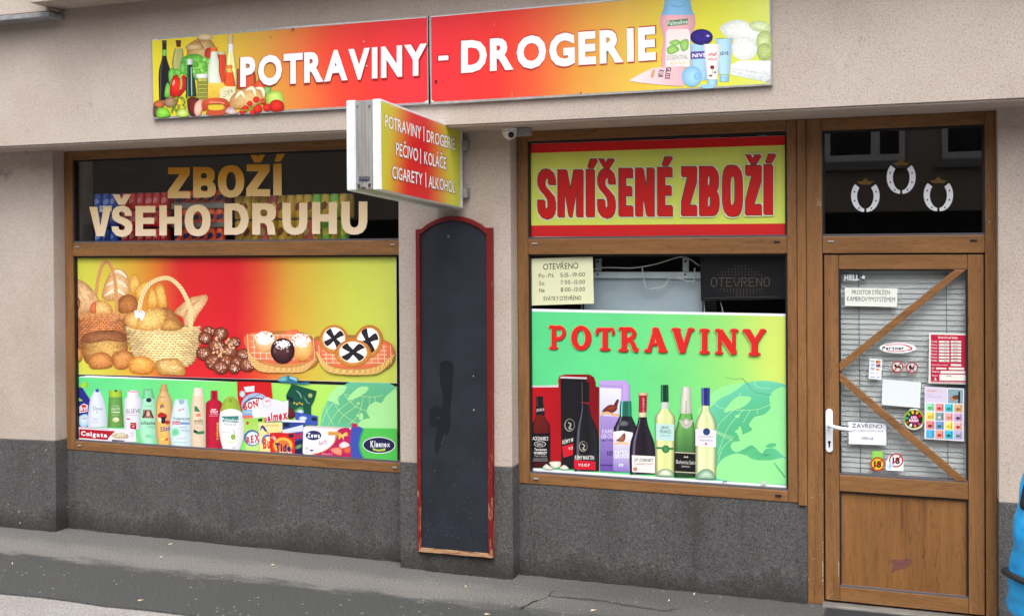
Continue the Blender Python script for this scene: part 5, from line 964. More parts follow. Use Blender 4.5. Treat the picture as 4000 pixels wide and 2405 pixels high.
p.begin('printed_green_neck_bottle'); p.prof([(500,878,980),(540,858,998),(590,834,1020),(640,822,1026),(990,820,990)], (34,36,44), 'glass'); p.prof([(370,884,976),(420,878,980),(505,876,982)], (40,112,92), 'glass'); p.prof([(225,892,968),(350,890,970),(372,886,974)], (190,160,224), 'soft'); p.ell(912,568,46,26,(110,112,116),(60,62,66)); p.poly([(820,640),(900,630),(992,648),(985,996),(820,985)], lambda x, y: mixc((240,238,246),(140,116,196),min(1,max(0,(y-700)/80)))); p.blob([(845,716),(880,690),(905,660),(925,656),(926,700),(906,728),(866,724)], (170,100,74),(110,54,44)); p.line([(830,746),(900,736),(950,752)], 20, (228,190,140), 4); p.row('FAMOUS', 834,838,975,838,34,WHITE,.02); p.row('GROUSE', 828,872,975,872,34,WHITE,.02); p.row('10', 870,946,908,946,28,WHITE,.02); p.end()
p.begin('printed_red_wine_bottle'); p.prof([(510,1044,1112),(580,1028,1124),(660,996,1152),(740,970,1180),(850,962,1188),(1012,968,1188)], (38,30,42), 'glass'); p.prof([(322,1046,1116),(472,1044,1112)], (176,28,58)); p.prof([(472,1043,1112),(512,1042,1112)], (226,206,176)); p.prof([(297,1038,1126),(322,1040,1124)], (206,186,150)); p.text('J.P. CHENET', ((1078,470),(1078,340),(1092,340),(1092,470)), (230,190,190), .01); p.poly([(984,845),(1187,855),(1187,1004),(986,992)], (232,230,228)); p.row('J.P. CHENET', 1004,898,1170,904,26,(50,46,50),.014); p.row('CABERNET-SYRAH', 1010,930,1166,932,16,(176,90,80)); p.ell(1014,967,18,18,(200,140,100),(176,110,76)); p.line([(1060,650),(1080,690),(1100,650),(1090,720),(1060,700)], 9, (24,20,26), 4); p.end()
p.begin('printed_white_wine_bottle'); p.prof([(384,1240,1306),(440,1236,1308),(490,1200,1346),(540,1186,1362),(800,1188,1358),(1028,1192,1352)], lambda t: mixc((214,222,160),(218,224,150),t), 'clear'); p.prof([(230,1238,1303),(380,1238,1306)], (28,64,46), 'glass'); p.prof([(382,1240,1306),(440,1238,1308)], (206,214,204), 'soft'); p.poly([(1196,568),(1355,576),(1352,720),(1196,712)], (190,226,222)); p.row('BRISE', 1244,616,1308,616,24,(70,90,90),.01); p.row('FRANCE', 1232,652,1324,654,28,(70,90,90),.01); p.row('CHARDONNAY', 1228,678,1326,682,12,(110,130,130)); p.poly([(1196,772),(1350,780),(1350,800),(1196,790)], (56,130,70)); p.ell(1280,792,34,34,(76,150,84),(40,104,58)); p.blob([(1200,1020),(1230,975),(1280,964),(1330,980),(1350,1028),(1280,1032)], (236,240,216),(110,140,110)); p.poly([(1214,494),(1250,490),(1238,524),(1216,522)],(236,240,226)); p.end()
p.begin('printed_sparkling_bottle'); p.prof([(470,1410,1506),(560,1386,1526),(640,1362,1538),(720,1355,1540),(1040,1355,1540)], lambda t: mixc((110,176,92),(40,70,44),max(0,t*1.3-.2)), 'clear'); p.prof([(248,1424,1496),(300,1420,1500),(345,1414,1500),(480,1406,1508)], (214,212,200), 'plain'); p.poly([(1392,530),(1420,545),(1500,545),(1528,530),(1500,590),(1460,616),(1425,592)], (196,194,184)); p.ell(1460,556,30,34,(226,222,206),(160,156,146)); p.poly([(1360,816),(1540,826),(1540,1004),(1362,996)], (22,22,24)); p.line([(1360,820),(1540,830)], 8, (206,196,170)); p.line([(1362,990),(1540,1000)], 8, (206,196,170)); p.text('Bohemia Sekt', ((1372,885),(1545,895),(1545,928),(1372,918)), (226,222,216), -.004); p.poly([(1438,866),(1446,850),(1458,862),(1470,850),(1480,868)], (206,196,170)); p.row('DEMI SEC', 1420,950,1494,954,14,(220,216,210)); p.text('Bohemia', ((1447,470),(1447,370),(1466,370),(1466,470)), (120,116,108)); p.end()
p.begin('printed_blue_cap_bottle'); p.prof([(412,1598,1664),(460,1594,1668),(510,1566,1698),(560,1544,1718),(620,1540,1724),(1052,1542,1722)], lambda t: mixc((214,222,172),(222,228,176),t), 'clear'); p.prof([(256,1594,1667),(410,1596,1666)], (46,50,130), 'glass'); p.poly([(1540,616),(1724,628),(1722,774),(1540,762)], (230,228,234)); p.ell(1638,640,31,31,(44,70,130),(30,50,104)); p.row('CHATEAU', 1570,690,1702,692,15,(150,150,160)); p.row('MÜLLER THURGAU', 1580,720,1690,724,13,(96,96,110)); p.ell(1634,746,9,9,(200,60,50)); p.blob([(1546,1046),(1580,985),(1640,966),(1690,988),(1718,1050),(1640,1056)], (196,220,196),(80,130,104)); p.end()
p.begin('printed_white_petals'); [p.blob(q, (240,238,226),(196,196,180)) for q in ([(202,956),(232,924),(262,940),(298,966),(250,970)],[(258,908),(300,900),(358,904),(352,946),(310,960),(280,944)],[(352,960),(390,930),(430,960),(400,972)])]; p.end()
# cooper style lettering, each letter as fat strokes with rounded feet
def coop(ch, x0, x1, y0, y1):
    W, H = x1-x0, y1-y0
    def U(x, y): return (x0+W*x, y0+H*y)
    st = .26*W if ch not in 'I' else .5*W
    S = []
    def ln(a, b, w=1.0): S.append(('l', [U(*a), U((a[0]+b[0])/2, (a[1]+b[1])/2), U(*b)], st*w))
    def ft(x, y, rx, ry=.075): S.append(('e', *U(x, y), rx*W, ry*H))
    def cv(pts, w=1.0): S.append(('c', [U(*q) for q in pts], st*w))
    if ch == 'P': ln((.27,.05),(.27,.95),1.05); ft(.25,.93,.26); ft(.18,.07,.2); cv([(.3,.1),(.68,.1),(.85,.3),(.68,.52),(.36,.56)], .85)
    if ch == 'R': ln((.25,.05),(.25,.95)); ft(.22,.93,.24); ft(.15,.07,.16); cv([(.28,.1),(.58,.1),(.72,.28),(.56,.48),(.3,.52)], .8); cv([(.5,.5),(.66,.68),(.76,.9),(.92,.93)], .85)
    if ch == 'O': S.append(('r', *U(.5,.5), W*.5, H*.5, W*.2, H*.32))
    if ch == 'T': ln((.5,.06),(.5,.94),1.1); ft(.5,.93,.28); ln((.06,.12),(.94,.12),.62); ft(.08,.24,.09,.13); ft(.92,.24,.09,.13)
    if ch == 'A': ln((.5,.03),(.2,.94),.7); ln((.46,.06),(.82,.95),1.15); ln((.28,.66),(.72,.66),.5); ft(.16,.93,.17); ft(.8,.94,.21); ft(.47,.06,.13,.06)
    if ch == 'V': ln((.2,.06),(.5,.96),1.15); ln((.8,.06),(.5,.94),.7); ft(.2,.06,.21); ft(.84,.06,.16); ft(.5,.95,.09,.05)
    if ch == 'I': ln((.5,.05),(.5,.95)); ft(.5,.93,.48); ft(.5,.07,.48)
    if ch == 'N': ln((.2,.05),(.2,.94),.6); ln((.8,.05),(.8,.9),.6); ln((.2,.08),(.82,.95),1.1); ft(.18,.94,.18,.06); ft(.14,.06,.14); ft(.82,.06,.18); ft(.83,.95,.1,.05)
    if ch == 'Y': ln((.18,.06),(.52,.55),1.05); ln((.84,.06),(.5,.55),.8); ln((.5,.5),(.5,.94),1.1); ft(.16,.06,.18); ft(.86,.06,.15); ft(.5,.94,.26)
    return S
def draw(S, c, dx, dy, gw=0):
    for q in S:
        if q[0] == 'l': p.line([(x+dx, y+dy) for x, y in q[1]], q[2]+gw, c)
        elif q[0] == 'c': p.line([(x+dx, y+dy) for x, y in q[1]], q[2]+gw, c, 6)
        elif q[0] == 'e': p.ell(q[1]+dx, q[2]+dy, q[3]+gw/2, q[4]+gw/2, c, n=18)
        else:
            n = 30; P = [];
            for k in range(n+1): a = 6.28318*k/n; P += [(q[1]+dx+(q[3]+gw/2)*math.cos(a), q[2]+dy+(q[4]+gw/2)*math.sin(a)), (q[1]+dx+(q[5]-gw/2)*math.cos(a+.06), q[2]+dy+(q[6]-gw/2)*math.sin(a+.06))]
            p.raw(P, [(2*i, 2*i+1, 2*i+3, 2*i+2) for i in range(n)], [c]*len(P))
for ch, a, b, c, d in (('P',257,412,718,930),('O',449,628,720,937),('T',664,832,727,942),('R',868,1055,733,950),('A',1092,1296,735,955),('V',1330,1533,742,962),('I',1572,1668,747,968),('N',1710,1918,750,972),('Y',1956,2160,752,982)):
    q0, q1 = K(a, c), K(b, d); S = coop(ch, q0[0], q1[0], q0[1], q1[1])
    p.begin('letter'); draw(S, (176,206,96), 0, 0, 9); p.lay += 1; draw(S, (84,20,24), 3, 4, 1); p.lay += 1; draw(S, (240,140,124), -2, -2); p.lay += 1; draw(S, (216,40,38), 1, 1, -2); p.end()
p.begin('bottom_scuffs'); [p.ell(random.uniform(1780,1815), random.uniform(1068,1090), 5, 3, (60,70,60)) for _ in range(9)]; p.poly([(2125,1070),(2160,1066),(2162,1104),(2120,1102)], (200,206,200)); p.end()

# ================================================================== OPENING HOURS SHEET
def paper(name, f, Y, pts, label, cat, c, group=None):
    t = quadthing(name, f, Y, pts, label, cat, group); sheet(f, Y, pts, .0006, mat(name+'_stock', c, .75), t, 'sheet'); return t, Pr(f, Y, t)
t_, p = paper('opening_hours_sheet', FK, Y_POST, [(95,136),(400,124),(640,118),(651,528),(104,545)], 'cream paper sheet reading OTEVRENO with opening hours taped inside window', 'notice', (222,224,186))
INK = (34,36,34)
p.begin('lettering'); p.row('OTEVŘENO', 206,233,514,222,52,INK,.004); p.row('Po - Pá', 168,304,298,298,36,INK); p.row('5:15 - 19:00', 356,297,572,290,36,INK); p.row('So', 170,368,216,366,34,INK); p.row('7:00 - 15:00', 358,360,572,356,36,INK); p.row('Ne', 172,430,218,428,34,INK); p.row('8:00 - 13:00', 360,424,572,420,36,INK); p.row('SVÁTKY OTEVŘENO', 208,503,540,496,36,INK); p.end()

# ================================================================== STICKERS AND NOTICES ON THE DOOR
t_ = quadthing('letter_sticker', FM, Y_POST, [(438,212),(695,212),(695,285),(438,285)], 'white block letter sticker in the top corner of door pane', 'sticker')
p = Pr(FM, Y_POST, t_); p.text('HELL', ((438,216),(612,214),(612,282),(438,284)), (206,212,216), .05, each='letter'); p.begin('emblem'); p.ell(660,248,34,34,(40,44,48)); p.poly([(632,252),(660,218),(690,240),(672,256),(684,272),(655,262)], (206,212,216)); p.end()
t_, p = paper('camera_notice', FM, Y_POST, [(446,366),(1060,374),(1050,440),(1056,480),(1050,590),(830,584),(445,577)], 'white paper notice PROSTOR STREZEN KAMEROVYM SYSTEMEM on door pane', 'notice', (226,230,222))
p.begin('lettering'); p.row('PROSTOR STŘEŽEN', 528,443,968,446,50,INK,.0); p.row('KAMEROVÝM SYSTÉMEM', 470,520,1028,530,52,INK,.0); p.end()
def roundthing(name, f, cx, cy, rx, ry, label, cat, c, m=None, ny=.0008):
    t = quadthing(name, f, Y_POST, [(cx-rx,cy-ry),(cx+rx,cy+ry)], label, cat); sheet(f, Y_POST, [(cx+rx*math.cos(6.28318*k/32), cy+ry*math.sin(6.28318*k/32)) for k in range(32)], ny, mat(name+'_film', c, .4), t, 'film'); return t, Pr(f, Y_POST, t)
t_, p = roundthing('oval_sticker', FM, 1058,1063,211,60, 'oval white sticker with black word and red swoosh on door pane', 'sticker', (238,240,242))
p.begin('swoosh'); p.line([(920,1030),(1040,1022),(1150,1030),(1222,1070),(1150,1094),(1040,1104),(940,1098)], 9, (206,30,40), 5); p.line([(1150,1036),(1212,1060),(1212,1080),(1165,1094)], 20, (214,34,44), 4, True); p.end(); p.begin('lettering'); p.text('Partner', ((886,1044),(1135,1042),(1128,1086),(876,1088)), (16,16,18), .03); p.end()
t_, p = paper('payment_sticker', FM, Y_POST, [(735,1186),(877,1196),(866,1430),(720,1418)], 'white sticker listing accepted payment cards on the door pane', 'sticker', (232,236,238))
p.begin('card_marks')
for i, (a, b) in enumerate((((206,60,40),(236,150,40)),((60,120,200),(206,40,40)),((206,60,50),(226,190,160)))):
    y_ = 1225+44*i; p.poly([(808,y_-18),(860,y_-16),(858,y_+18),(806,y_+16)], (24,26,60) if i < 2 else (240,236,230)); p.ell(824,y_,15,13,a); p.ell(842,y_,15,13,b); p.poly([(742,y_-18),(798,y_-16),(798,y_-10),(742,y_-12)], (40,60,130)); p.row('VISA', 746,y_+6,790,y_+6,14,(40,56,120),.02)
p.row('G Pay', 738,1360,790,1362,18,(120,124,128)); p.row('Pay', 816,1362,848,1364,14,(40,40,42)); p.poly([(738,1394),(800,1398),(800,1404),(738,1400)], (80,130,190)); p.poly([(820,1398),(850,1400),(848,1410),(818,1408)], (60,150,210)); p.end()
def prohib(name, cx, cy, label, kind):
    t_, p = roundthing(name, FM, cx, cy, 70, 67, label, 'sticker', (200,206,206)); p.begin('pictogram'); B = (24,22,24)
    if kind == 'dog': p.poly([(cx-30,cy+2),(cx-10,cy-12),(cx+34,cy-8),(cx+42,cy+2),(cx+36,cy+36),(cx+26,cy+36),(cx+24,cy+14),(cx-12,cy+12),(cx-10,cy+36),(cx-20,cy+36),(cx-24,cy+12)], B); p.poly([(cx-42,cy-14),(cx-26,cy-34),(cx-10,cy-20),(cx-12,cy),(cx-34,cy-4)], B)
    else: p.poly([(cx-40,cy-6),(cx-32,cy-26),(cx-14,cy-38),(cx-4,cy-6),(cx+30,cy-8),(cx+18,cy+18),(cx-26,cy+18)], B); p.ell(cx-18,cy+36,13,13,B); p.ell(cx-18,cy+36,7,7,(200,206,206)); p.ell(cx+16,cy+36,13,13,B); p.ell(cx+16,cy+36,7,7,(200,206,206)); p.line([(cx+20,cy-4),(cx+40,cy-18)],5,B)
    p.end(); p.begin('red_ring'); p.line([(cx+63*math.cos(.2095*k), cy+60*math.sin(.2095*k)) for k in range(31)], 13, (176,24,36)); p.line([(cx-42,cy+44),(cx+42,cy-44)], 10, (176,24,36)); p.end()
prohib('no_dogs_sticker', 1055, 1282, 'round red and white no dogs sticker on the door pane', 'dog'); prohib('no_pushchairs_sticker', 1225, 1294, 'round red and white no pushchairs sticker on the door pane', 'pram')
t_, p = paper('hours_poster', FM, Y_POST, [(1424,888),(1854,900),FM and (1858,1484),(1416,1474)], 'red and white printed Oteviraci doba opening times poster on the door pane', 'notice', (226,226,216))
p.begin('red_field'); p.poly([(1442,908),(1850,916),(1854,1474),(1440,1466)], (190,34,66)); p.end(); p.begin('lettering'); p.row('Otevírací doba', 1528,954,1754,958,26,(240,230,226),.04)
for i, d in enumerate(('Pondělí','Úterý','Středa','Čtvrtek','Pátek','Sobota','Neděle')): p.row(d, 1448,996+i*36.5,1516,1000+i*36.5,17,(240,226,226),.03)
p.row('Odpovědný vedoucí', 1450,1266,1640,1268,15,(240,226,226),.02); p.row('IČO', 1452,1308,1484,1308,18,(240,226,226),.03); p.row('Telefon', 1452,1346,1542,1348,20,(240,226,226),.03); p.row('Adresa', 1452,1390,1520,1392,18,(240,226,226),.03); p.row('Zákaz prodeje tabáku osobám mladším 18 let', 1448,1464,1852,1472,17,(240,226,226),.03); p.poly([(1490,1400),(1500,1410),(1510,1440),(1484,1440)],(236,220,220)); p.end()
p.begin('white_fields')
for i in range(7):
    for x_ in (1536, 1674): p.poly([(x_,980+i*36.5),(x_+120,982+i*36.5),(x_+120,1006+i*36.5),(x_,1004+i*36.5)], (234,232,226))
for a in ((1674,1248,1796,1272),(1502,1290,1624,1310),(1650,1288,1828,1316),(1555,1328,1842,1358),(1542,1370,1844,1442)): p.poly([(a[0],a[1]),(a[2],a[1]+4),(a[2],a[3]+2),(a[0],a[3])], (234,232,226))
p.end(); p.begin('hours'); 
for i, h_ in enumerate(('5.15','5.15','5.15','5.15','5.15','7.00','8.00')): p.row(h_, 1594,998+i*36.5,1634,1000+i*36.5,13,(60,60,64)); p.row('19.00' if i < 5 else ('15.00' if i == 5 else '13.00'), 1704,1000+i*36.5,1752,1002+i*36.5,13,(60,60,64))
p.row('VEČERKA', 1622,1394,1688,1396,10,(60,60,64)); p.end()
t_, p = paper('blank_paper', FN, Y_POST, [(866,88),(1300,124),(1288,415),(855,378)], 'blank white sheet of paper taped to the door pane', 'paper', (216,224,226))
p.begin('tape_mark'); p.line([(1005,104),(1010,118)],4,(190,196,196)); p.line([(1165,112),(1175,126)],4,(190,196,196)); p.end()
t_, p = paper('flavour_poster', FN, Y_POST, [(1342,172),(1790,195),(1788,792),(1340,764)], 'white flavour chart poster with rows of pastel squares on door pane', 'poster', (228,228,238))
p.begin('heading'); p.poly([(1346,178),(1600,192),(1596,356),(1346,346)], (216,204,230)); p.row('AROMIO', 1370,230,1476,232,22,(214,150,80),.03); p.row('PLUS', 1478,232,1546,234,22,(222,190,150)); p.row('CHUŤ', 1372,268,1420,270,12,(120,150,150)); p.row('KTEROU TĚ DOSTANE', 1372,292,1528,296,12,(120,150,150)); p.end()
p.begin('picture'); p.poly([(1608,198),(1776,206),(1774,366),(1606,358)], (136,166,176)); p.ell(1700,292,44,24,(120,70,50),(80,44,34)); p.line([(1630,296),(1690,330)], 22, (200,120,80)); p.line([(1734,228),(1732,356)], 20, (24,28,38)); p.end()
SQ = ((160,226,190),(236,150,150),(90,200,220),(226,180,130),(240,220,110),(130,160,166),(244,176,176),(206,170,214),(236,140,140),(120,160,220),(244,232,130),(240,190,184),(80,180,226),(240,160,140),(70,190,220),(190,180,226))
SB = ((110,190,90),(214,60,60),(60,150,100),(190,120,60),(240,190,40),(226,226,220),(220,150,110),(90,60,110),(130,60,50),(60,120,90),(240,210,60),(206,60,50),(110,200,240),(206,60,40),(50,110,90),(110,140,110))
for i in range(16):
    r_, c_ = divmod(i, 4); x_ = 1360+c_*106; y_ = 358+r_*101+c_*4.5
    p.begin('flavour_square'); p.poly([(x_,y_),(x_+94,y_+4),(x_+93,y_+93),(x_-1,y_+89)], SQ[i]); p.ell(x_+42,y_+58,24,18,SB[i],tuple(v*.7 for v in SB[i])); p.line([(x_+76,y_+10),(x_+75,y_+84)], 8, tuple(v*.5 for v in SQ[i])); p.end()
t_, p = roundthing('round_sticker', FN, 1222,543,116,118, 'round black and lime sticker with ring of coloured dots on door', 'sticker', (150,170,40))
p.begin('black_disc'); p.ell(1220,540,100,98,(30,26,30)); p.ell(1222,543,50,46,(190,40,120)); p.end()
for k, c_ in enumerate(((40,160,150),(90,190,70),(226,190,50),(236,160,60),(206,30,50),(40,36,40),(190,60,150),(232,120,110),(226,232,226),(150,90,50))):
    a = R(188+36*k); p.begin('colour_dot'); p.ell(1220+80*math.cos(a), 540+78*math.sin(a), 20, 15, c_, rot=188+36*k); p.end()
p.begin('lettering'); p.row('LIO', 1190,534,1250,536,28,WHITE,.04); p.row('NANO', 1166,570,1272,572,30,WHITE,.05); p.end(); p.begin('white_rim'); p.line([(1120,590),(1150,632),(1222,656),(1290,632),(1318,600)], 12, (226,230,224), 5); p.end(); p.begin('white_rim'); p.line([(1170,436),(1222,428),(1270,436)], 14, (226,230,224), 4); p.end()
t_, p = paper('closed_notice', FN, Y_POST, [(476,570),(908,590),(906,836),(482,822)], 'white paper notice reading ZAVRENO with dates and DEKUJI beside door handle', 'notice', (228,230,242))
p.begin('lettering'); p.row('ZAVŘENO', 518,636,858,646,46,(56,56,62),.012); p.row('OD 3. 2. 2024 - DO 10. 3. 2024', 500,680,870,686,20,(70,70,76)); p.row('DĚKUJI', 628,770,754,772,26,(56,56,62),.004); p.end()
t_ = quadthing('age_limit_sticker', FN, Y_POST, [(728,900),(888,1130)], 'yellow round crossed out 18 sticker below a green label on door', 'sticker')
sheet(FN, Y_POST, [(744,900),(870,906),(868,1000),(744,1000)], .0007, mat('green_label', (122,196,60), .5), t_, 'green_label'); p = Pr(FN, Y_POST, t_)
p.begin('label_lines'); [p.poly([(756,914+i*14),(856,916+i*14),(856,920+i*14),(756,918+i*14)], (200,230,150)) for i in range(4)]; p.end()
def age(cx, cy, r, field):
    p.begin('round_face'); p.ell(cx, cy, r, r*.97, (200,36,40)); p.lay += 1; p.ell(cx, cy, r*.9, r*.88, field); p.lay += 1; p.end(); p.begin('number'); p.row('18', cx-r*.5, cy+r*.48, cx+r*.5, cy+r*.5, r*.92, (20,18,20), .045); p.end()
    p.begin('red_bar'); p.line([(cx-r*.62,cy+r*.58),(cx+r*.66,cy-r*.56)], r*.17, (190,30,38)); p.line([(cx+r*.88*math.cos(.2095*k), cy+r*.86*math.sin(.2095*k)) for k in range(31)], r*.15, (190,30,38)); p.end()
age(808, 1050, 82, (226,190,50))
t_, p = paper('white_age_sticker', FN, Y_POST, [(940,960),(1100,1000),(1102,1130),(900,1120),(904,1030)], 'white crossed out 18 sticker with small blue mark on door', 'sticker', (228,232,236))
age(1018, 1008, 82, (228,230,232)); p.begin('blue_mark'); p.ell(946,1066,34,38,(200,222,236)); p.text('vapo', ((930,1096),(938,1040),(962,1042),(954,1098)), (60,110,170), .01); p.end()

# ================================================================== HORSESHOE EMBLEMS ON THE TOP LIGHT
def shoe(cx, cy, w_, h_, label):
    t_ = quadthing('horseshoe_emblem', FF, Y_POST, [(cx-w_,cy-h_),(cx+w_,cy+h_)], label, 'window emblem', 'horseshoe emblems over the door'); p = Pr(FF, Y_POST, t_)
    for sg in (-1, 1):
        A, B = [], []
        for k in range(15):
            a = -.80+2.30*k/14                       # from the upper tip down to the toe
            A.append((cx+sg*(w_*math.cos(a)**.9 if math.cos(a) > 0 else 0), cy+h_*math.sin(a))); B.append((cx+sg*(w_*.58*max(0, math.cos(a))), cy+h_*.80*math.sin(a)*(1 if a > 0 else .86)))
        A = [(max(x, cx+8) if sg > 0 else min(x, cx-8), y) for x, y in A]; B = [(max(x, cx+8) if sg > 0 else min(x, cx-8), y) for x, y in B]
        p.begin('shoe_half'); P = [q for pr in zip(A, B) for q in pr]; p.raw(P, [(2*i, 2*i+1, 2*i+3, 2*i+2) for i in range(14)], [(232,236,242)]*len(P)); p.end()
        for i in (3, 7, 11):
            mx_, my_ = (A[i][0]+B[i][0])/2, (A[i][1]+B[i][1])/2; p.begin('nail_hole'); p.poly([(mx_-5,my_-6),(mx_+6,my_-8),(mx_+4,my_+7),(mx_-7,my_+7)], (28,28,30)); p.end()
    ct = cy-h_*.72; p.begin('crown'); p.poly([(cx-74,ct-20),(cx-30,ct-24),(cx,ct-54),(cx+28,ct-24),(cx+72,ct-22),(cx+34,ct+6),(cx,ct),(cx-36,ct+6)], (112,80,34)); p.end()
shoe(1103, 726, 120, 138, 'white horseshoe emblem with gold crown, raised above the other two'); shoe(806, 880, 118, 134, 'white horseshoe emblem with gold crown, on the shop window side'); shoe(1411, 872, 122, 136, 'white horseshoe emblem with gold crown, on the wall side')

# ================================================================== WINDOW LETTERING
wl = quadthing('window_lettering', FG, Y_POST, [(262,180),(2180,745)], 'gold and cream ZBOZI VSEHO DRUHU lettering stuck on the window pane', 'lettering')
p = Pr(FG, Y_POST, wl)
gz = grad([(0,(212,146,26)),(.35,(218,156,50)),(.75,(238,196,122)),(1,(240,202,138))]); gv = grad([(0,(250,218,168)),(1,(250,228,196))])
GRO = {
 'I': [[(0,0),(1,0),(1,1),(0,1)]], 'E': [[(0,0),(.38,0),(.38,1),(0,1)], [(.38,0),(1,0),(1,.22),(.38,.22)], [(.38,.39),(.94,.39),(.94,.6),(.38,.6)], [(.38,.78),(1.02,.78),(1.02,1),(.38,1)]],
 'H': [[(0,0),(.33,0),(.33,1),(0,1)], [(.67,0),(1,0),(1,1),(.67,1)], [(.33,.38),(.67,.38),(.67,.61),(.33,.61)]], 'V': [[(0,0),(.36,0),(.5,.66),(.65,0),(1,0),(.68,1),(.32,1)]],
 'Z': [[(.02,0),(1,0),(1,.22),(.46,.78),(1.02,.78),(1.02,1),(0,1),(0,.76),(.54,.22),(.02,.22)]], 'O': [ringsq(0,-.03,1,1.03,.32,.2,.68,.8,po=2.25)],
 'B': [[(0,0),(.34,0),(.34,1),(0,1)], ringsq(.02,0,.95,.54,.34,.2,.6,.38,po=2.5), ringsq(.02,.44,1,1,.34,.6,.64,.8,po=2.5)], 'D': [[(0,0),(.32,0),(.32,1),(0,1)], strip([(.3,0),(.55,0),(.78,.07),(.93,.24),(1,.5),(.93,.76),(.78,.93),(.55,1),(.3,1)], [(.3,.22),(.46,.22),(.57,.27),(.64,.37),(.67,.5),(.64,.63),(.57,.73),(.46,.78),(.3,.78)])],
 'R': [[(0,0),(.33,0),(.33,1),(0,1)], ringsq(.02,0,.97,.6,.33,.2,.62,.42,po=2.6), [(.33,.5),(.62,.5),(.86,.62),(.93,.8),(.95,1),(1,1),(.64,1),(.6,.72),(.5,.63),(.33,.63)]],
 'U': [strip([(0,0),(0,.62),(.05,.82),(.18,.96),(.36,1.02),(.5,1.03),(.64,1.02),(.82,.96),(.95,.82),(1,.62),(1,0)], [(.33,0),(.33,.62),(.345,.71),(.39,.77),(.45,.8),(.5,.805),(.55,.8),(.61,.77),(.655,.71),(.67,.62),(.67,0)])],
 'S': [strip([(.97,.32),(.94,.16),(.82,.04),(.64,-.02),(.48,-.03),(.26,0),(.1,.09),(.03,.22),(.04,.38),(.14,.49),(.34,.57),(.52,.62),(.62,.67),(.64,.74),(.58,.8),(.48,.81),(.37,.78),(.33,.68)], [(.64,.32),(.62,.23),(.57,.19),(.5,.175),(.44,.18),(.38,.2),(.355,.25),(.38,.3),(.44,.34),(.58,.38),(.78,.44),(.94,.53),(1,.67),(.98,.82),(.88,.94),(.68,1.02),(.46,1.04),(.22,.99)]), strip([(.33,.68),(.37,.78),(.3,.88)], [(0,.68),(.04,.84),(.22,.99)])]}
BLK_save = dict(BLK)
for ch, a, b, c, d in (('Z',803,955,272,484),('B',978,1135,268,480),('O',1148,1330,262,473),('Ž',1343,1505,250,470),('Í',1530,1588,246,464),('V',262,415,543,745),('Š',415,560,541,742),('E',580,718,537,743),('H',745,900,533,740),('O',920,1098,533,739),('D',1192,1362,520,735),('R',1385,1553,518,735),('U',1593,1765,515,730),('H',1797,1968,510,730),('U',1998,2178,506,728)):
    BLK.clear(); BLK.update(GRO); top_ = b <= 1600 and d < 490 and ch != 'V'
    p.begin('letter'); n0 = len(p.C); block(p, ch, a, b, c, d, (230,196,150))
    if top_:                                  # the upper word fades from gold to cream
        me_ys = p.V
    o_ = p.end(); z0_, z1_ = min(v[2] for v in p.V), max(v[2] for v in p.V); g_ = gz if top_ else gv
    cols = []
    for v in p.V: cols += list(p.c4(g_((z1_-v[2])/(z1_-z0_))))
    o_.data.color_attributes['Col'].data.foreach_set('color', cols)
# ================================================================== BEHIND THE PANES
# drink cans stacked on a shelf in the left window
YC = 0.10
def canmesh(r, h):
    bm = bmesh.new(); lathe_bm(bm, [(r*.80,0),(r*.98,h*.05),(r,h*.1),(r,h*.86),(r*.86,h*.95),(r*.84,h*.985)], n=14); me = bpy.data.meshes.new('can_body'); bmesh.ops.recalc_face_normals(bm, faces=bm.faces); bm.to_mesh(me); bm.free()
    for q in me.polygons: q.use_smooth = True
    bm = bmesh.new(); lathe_bm(bm, [(r*.84,h*.986),(r*.86,h),(r*.76,h),(r*.74,h*.985)], n=14); ml = bpy.data.meshes.new('can_lid'); bm.to_mesh(ml); bm.free()
    bm = bmesh.new(); n = 7; R_ = []
    for zf in (.34, .5, .66): R_.append([bm.verts.new(((r+.0006)*math.sin(a)*1, -(r+.0006)*math.cos(a), h*zf+(.04*h*math.sin(a*3)))) for a in [(-.9+1.8*k/(n-1))*(1 if zf == .5 else .6) for k in range(n)]])
    for A, B in zip(R_, R_[1:]):
        for k in range(n-1): bm.faces.new((A[k], A[k+1], B[k+1], B[k]))
    mb = bpy.data.meshes.new('can_label'); bm.to_mesh(mb); bm.free(); return me, ml, mb
CM = {'s': canmesh(.033, .116), 't': canmesh(.033, .160)}
def met(n, c): return mat(n, tuple(min(255, q*1.12+10) for q in c), .35, 0.0)
CK = {'blue': ('s', met('can_blue', (30,70,170)), met('label_white_blue', (120,150,210)), 'blue cola can stacked behind the window lettering', 'blue cola cans in the window'),
 'red': ('s', met('can_red', (190,22,30)), met('label_white_red', (224,130,130)), 'red cola can stacked behind the window lettering', 'red cola cans in the window'),
 'orange': ('s', met('can_orange', (222,84,34)), met('label_navy', (30,40,90)), 'orange soda can stacked behind the window lettering', 'orange soda cans in the window'),
 'yellow': ('t', met('can_yellow', (206,172,60)), met('label_brown', (120,60,36)), 'tall yellow energy drink can stacked behind the window lettering', 'yellow energy drink cans in the window'),
 'green': ('t', met('can_green', (120,190,80)), met('label_yellow', (214,206,80)), 'tall green and yellow drink can stacked behind window lettering', 'green drink cans in the window'),
 'pink': ('t', met('can_pink', (214,110,100)), met('label_cream', (226,196,120)), 'tall pink and gold energy drink can behind window lettering', 'pink energy drink cans in the window')}
CKM = {}
for k, (sz, mb_, ml_, lb_, gp_) in CK.items():
    b_, l_, p_ = CM[sz]; b2 = b_.copy(); l2 = l_.copy(); p2_ = p_.copy(); b2.materials.append(mb_); l2.materials.append(M['alu']); p2_.materials.append(ml_); CKM[k] = (b2, l2, p2_)
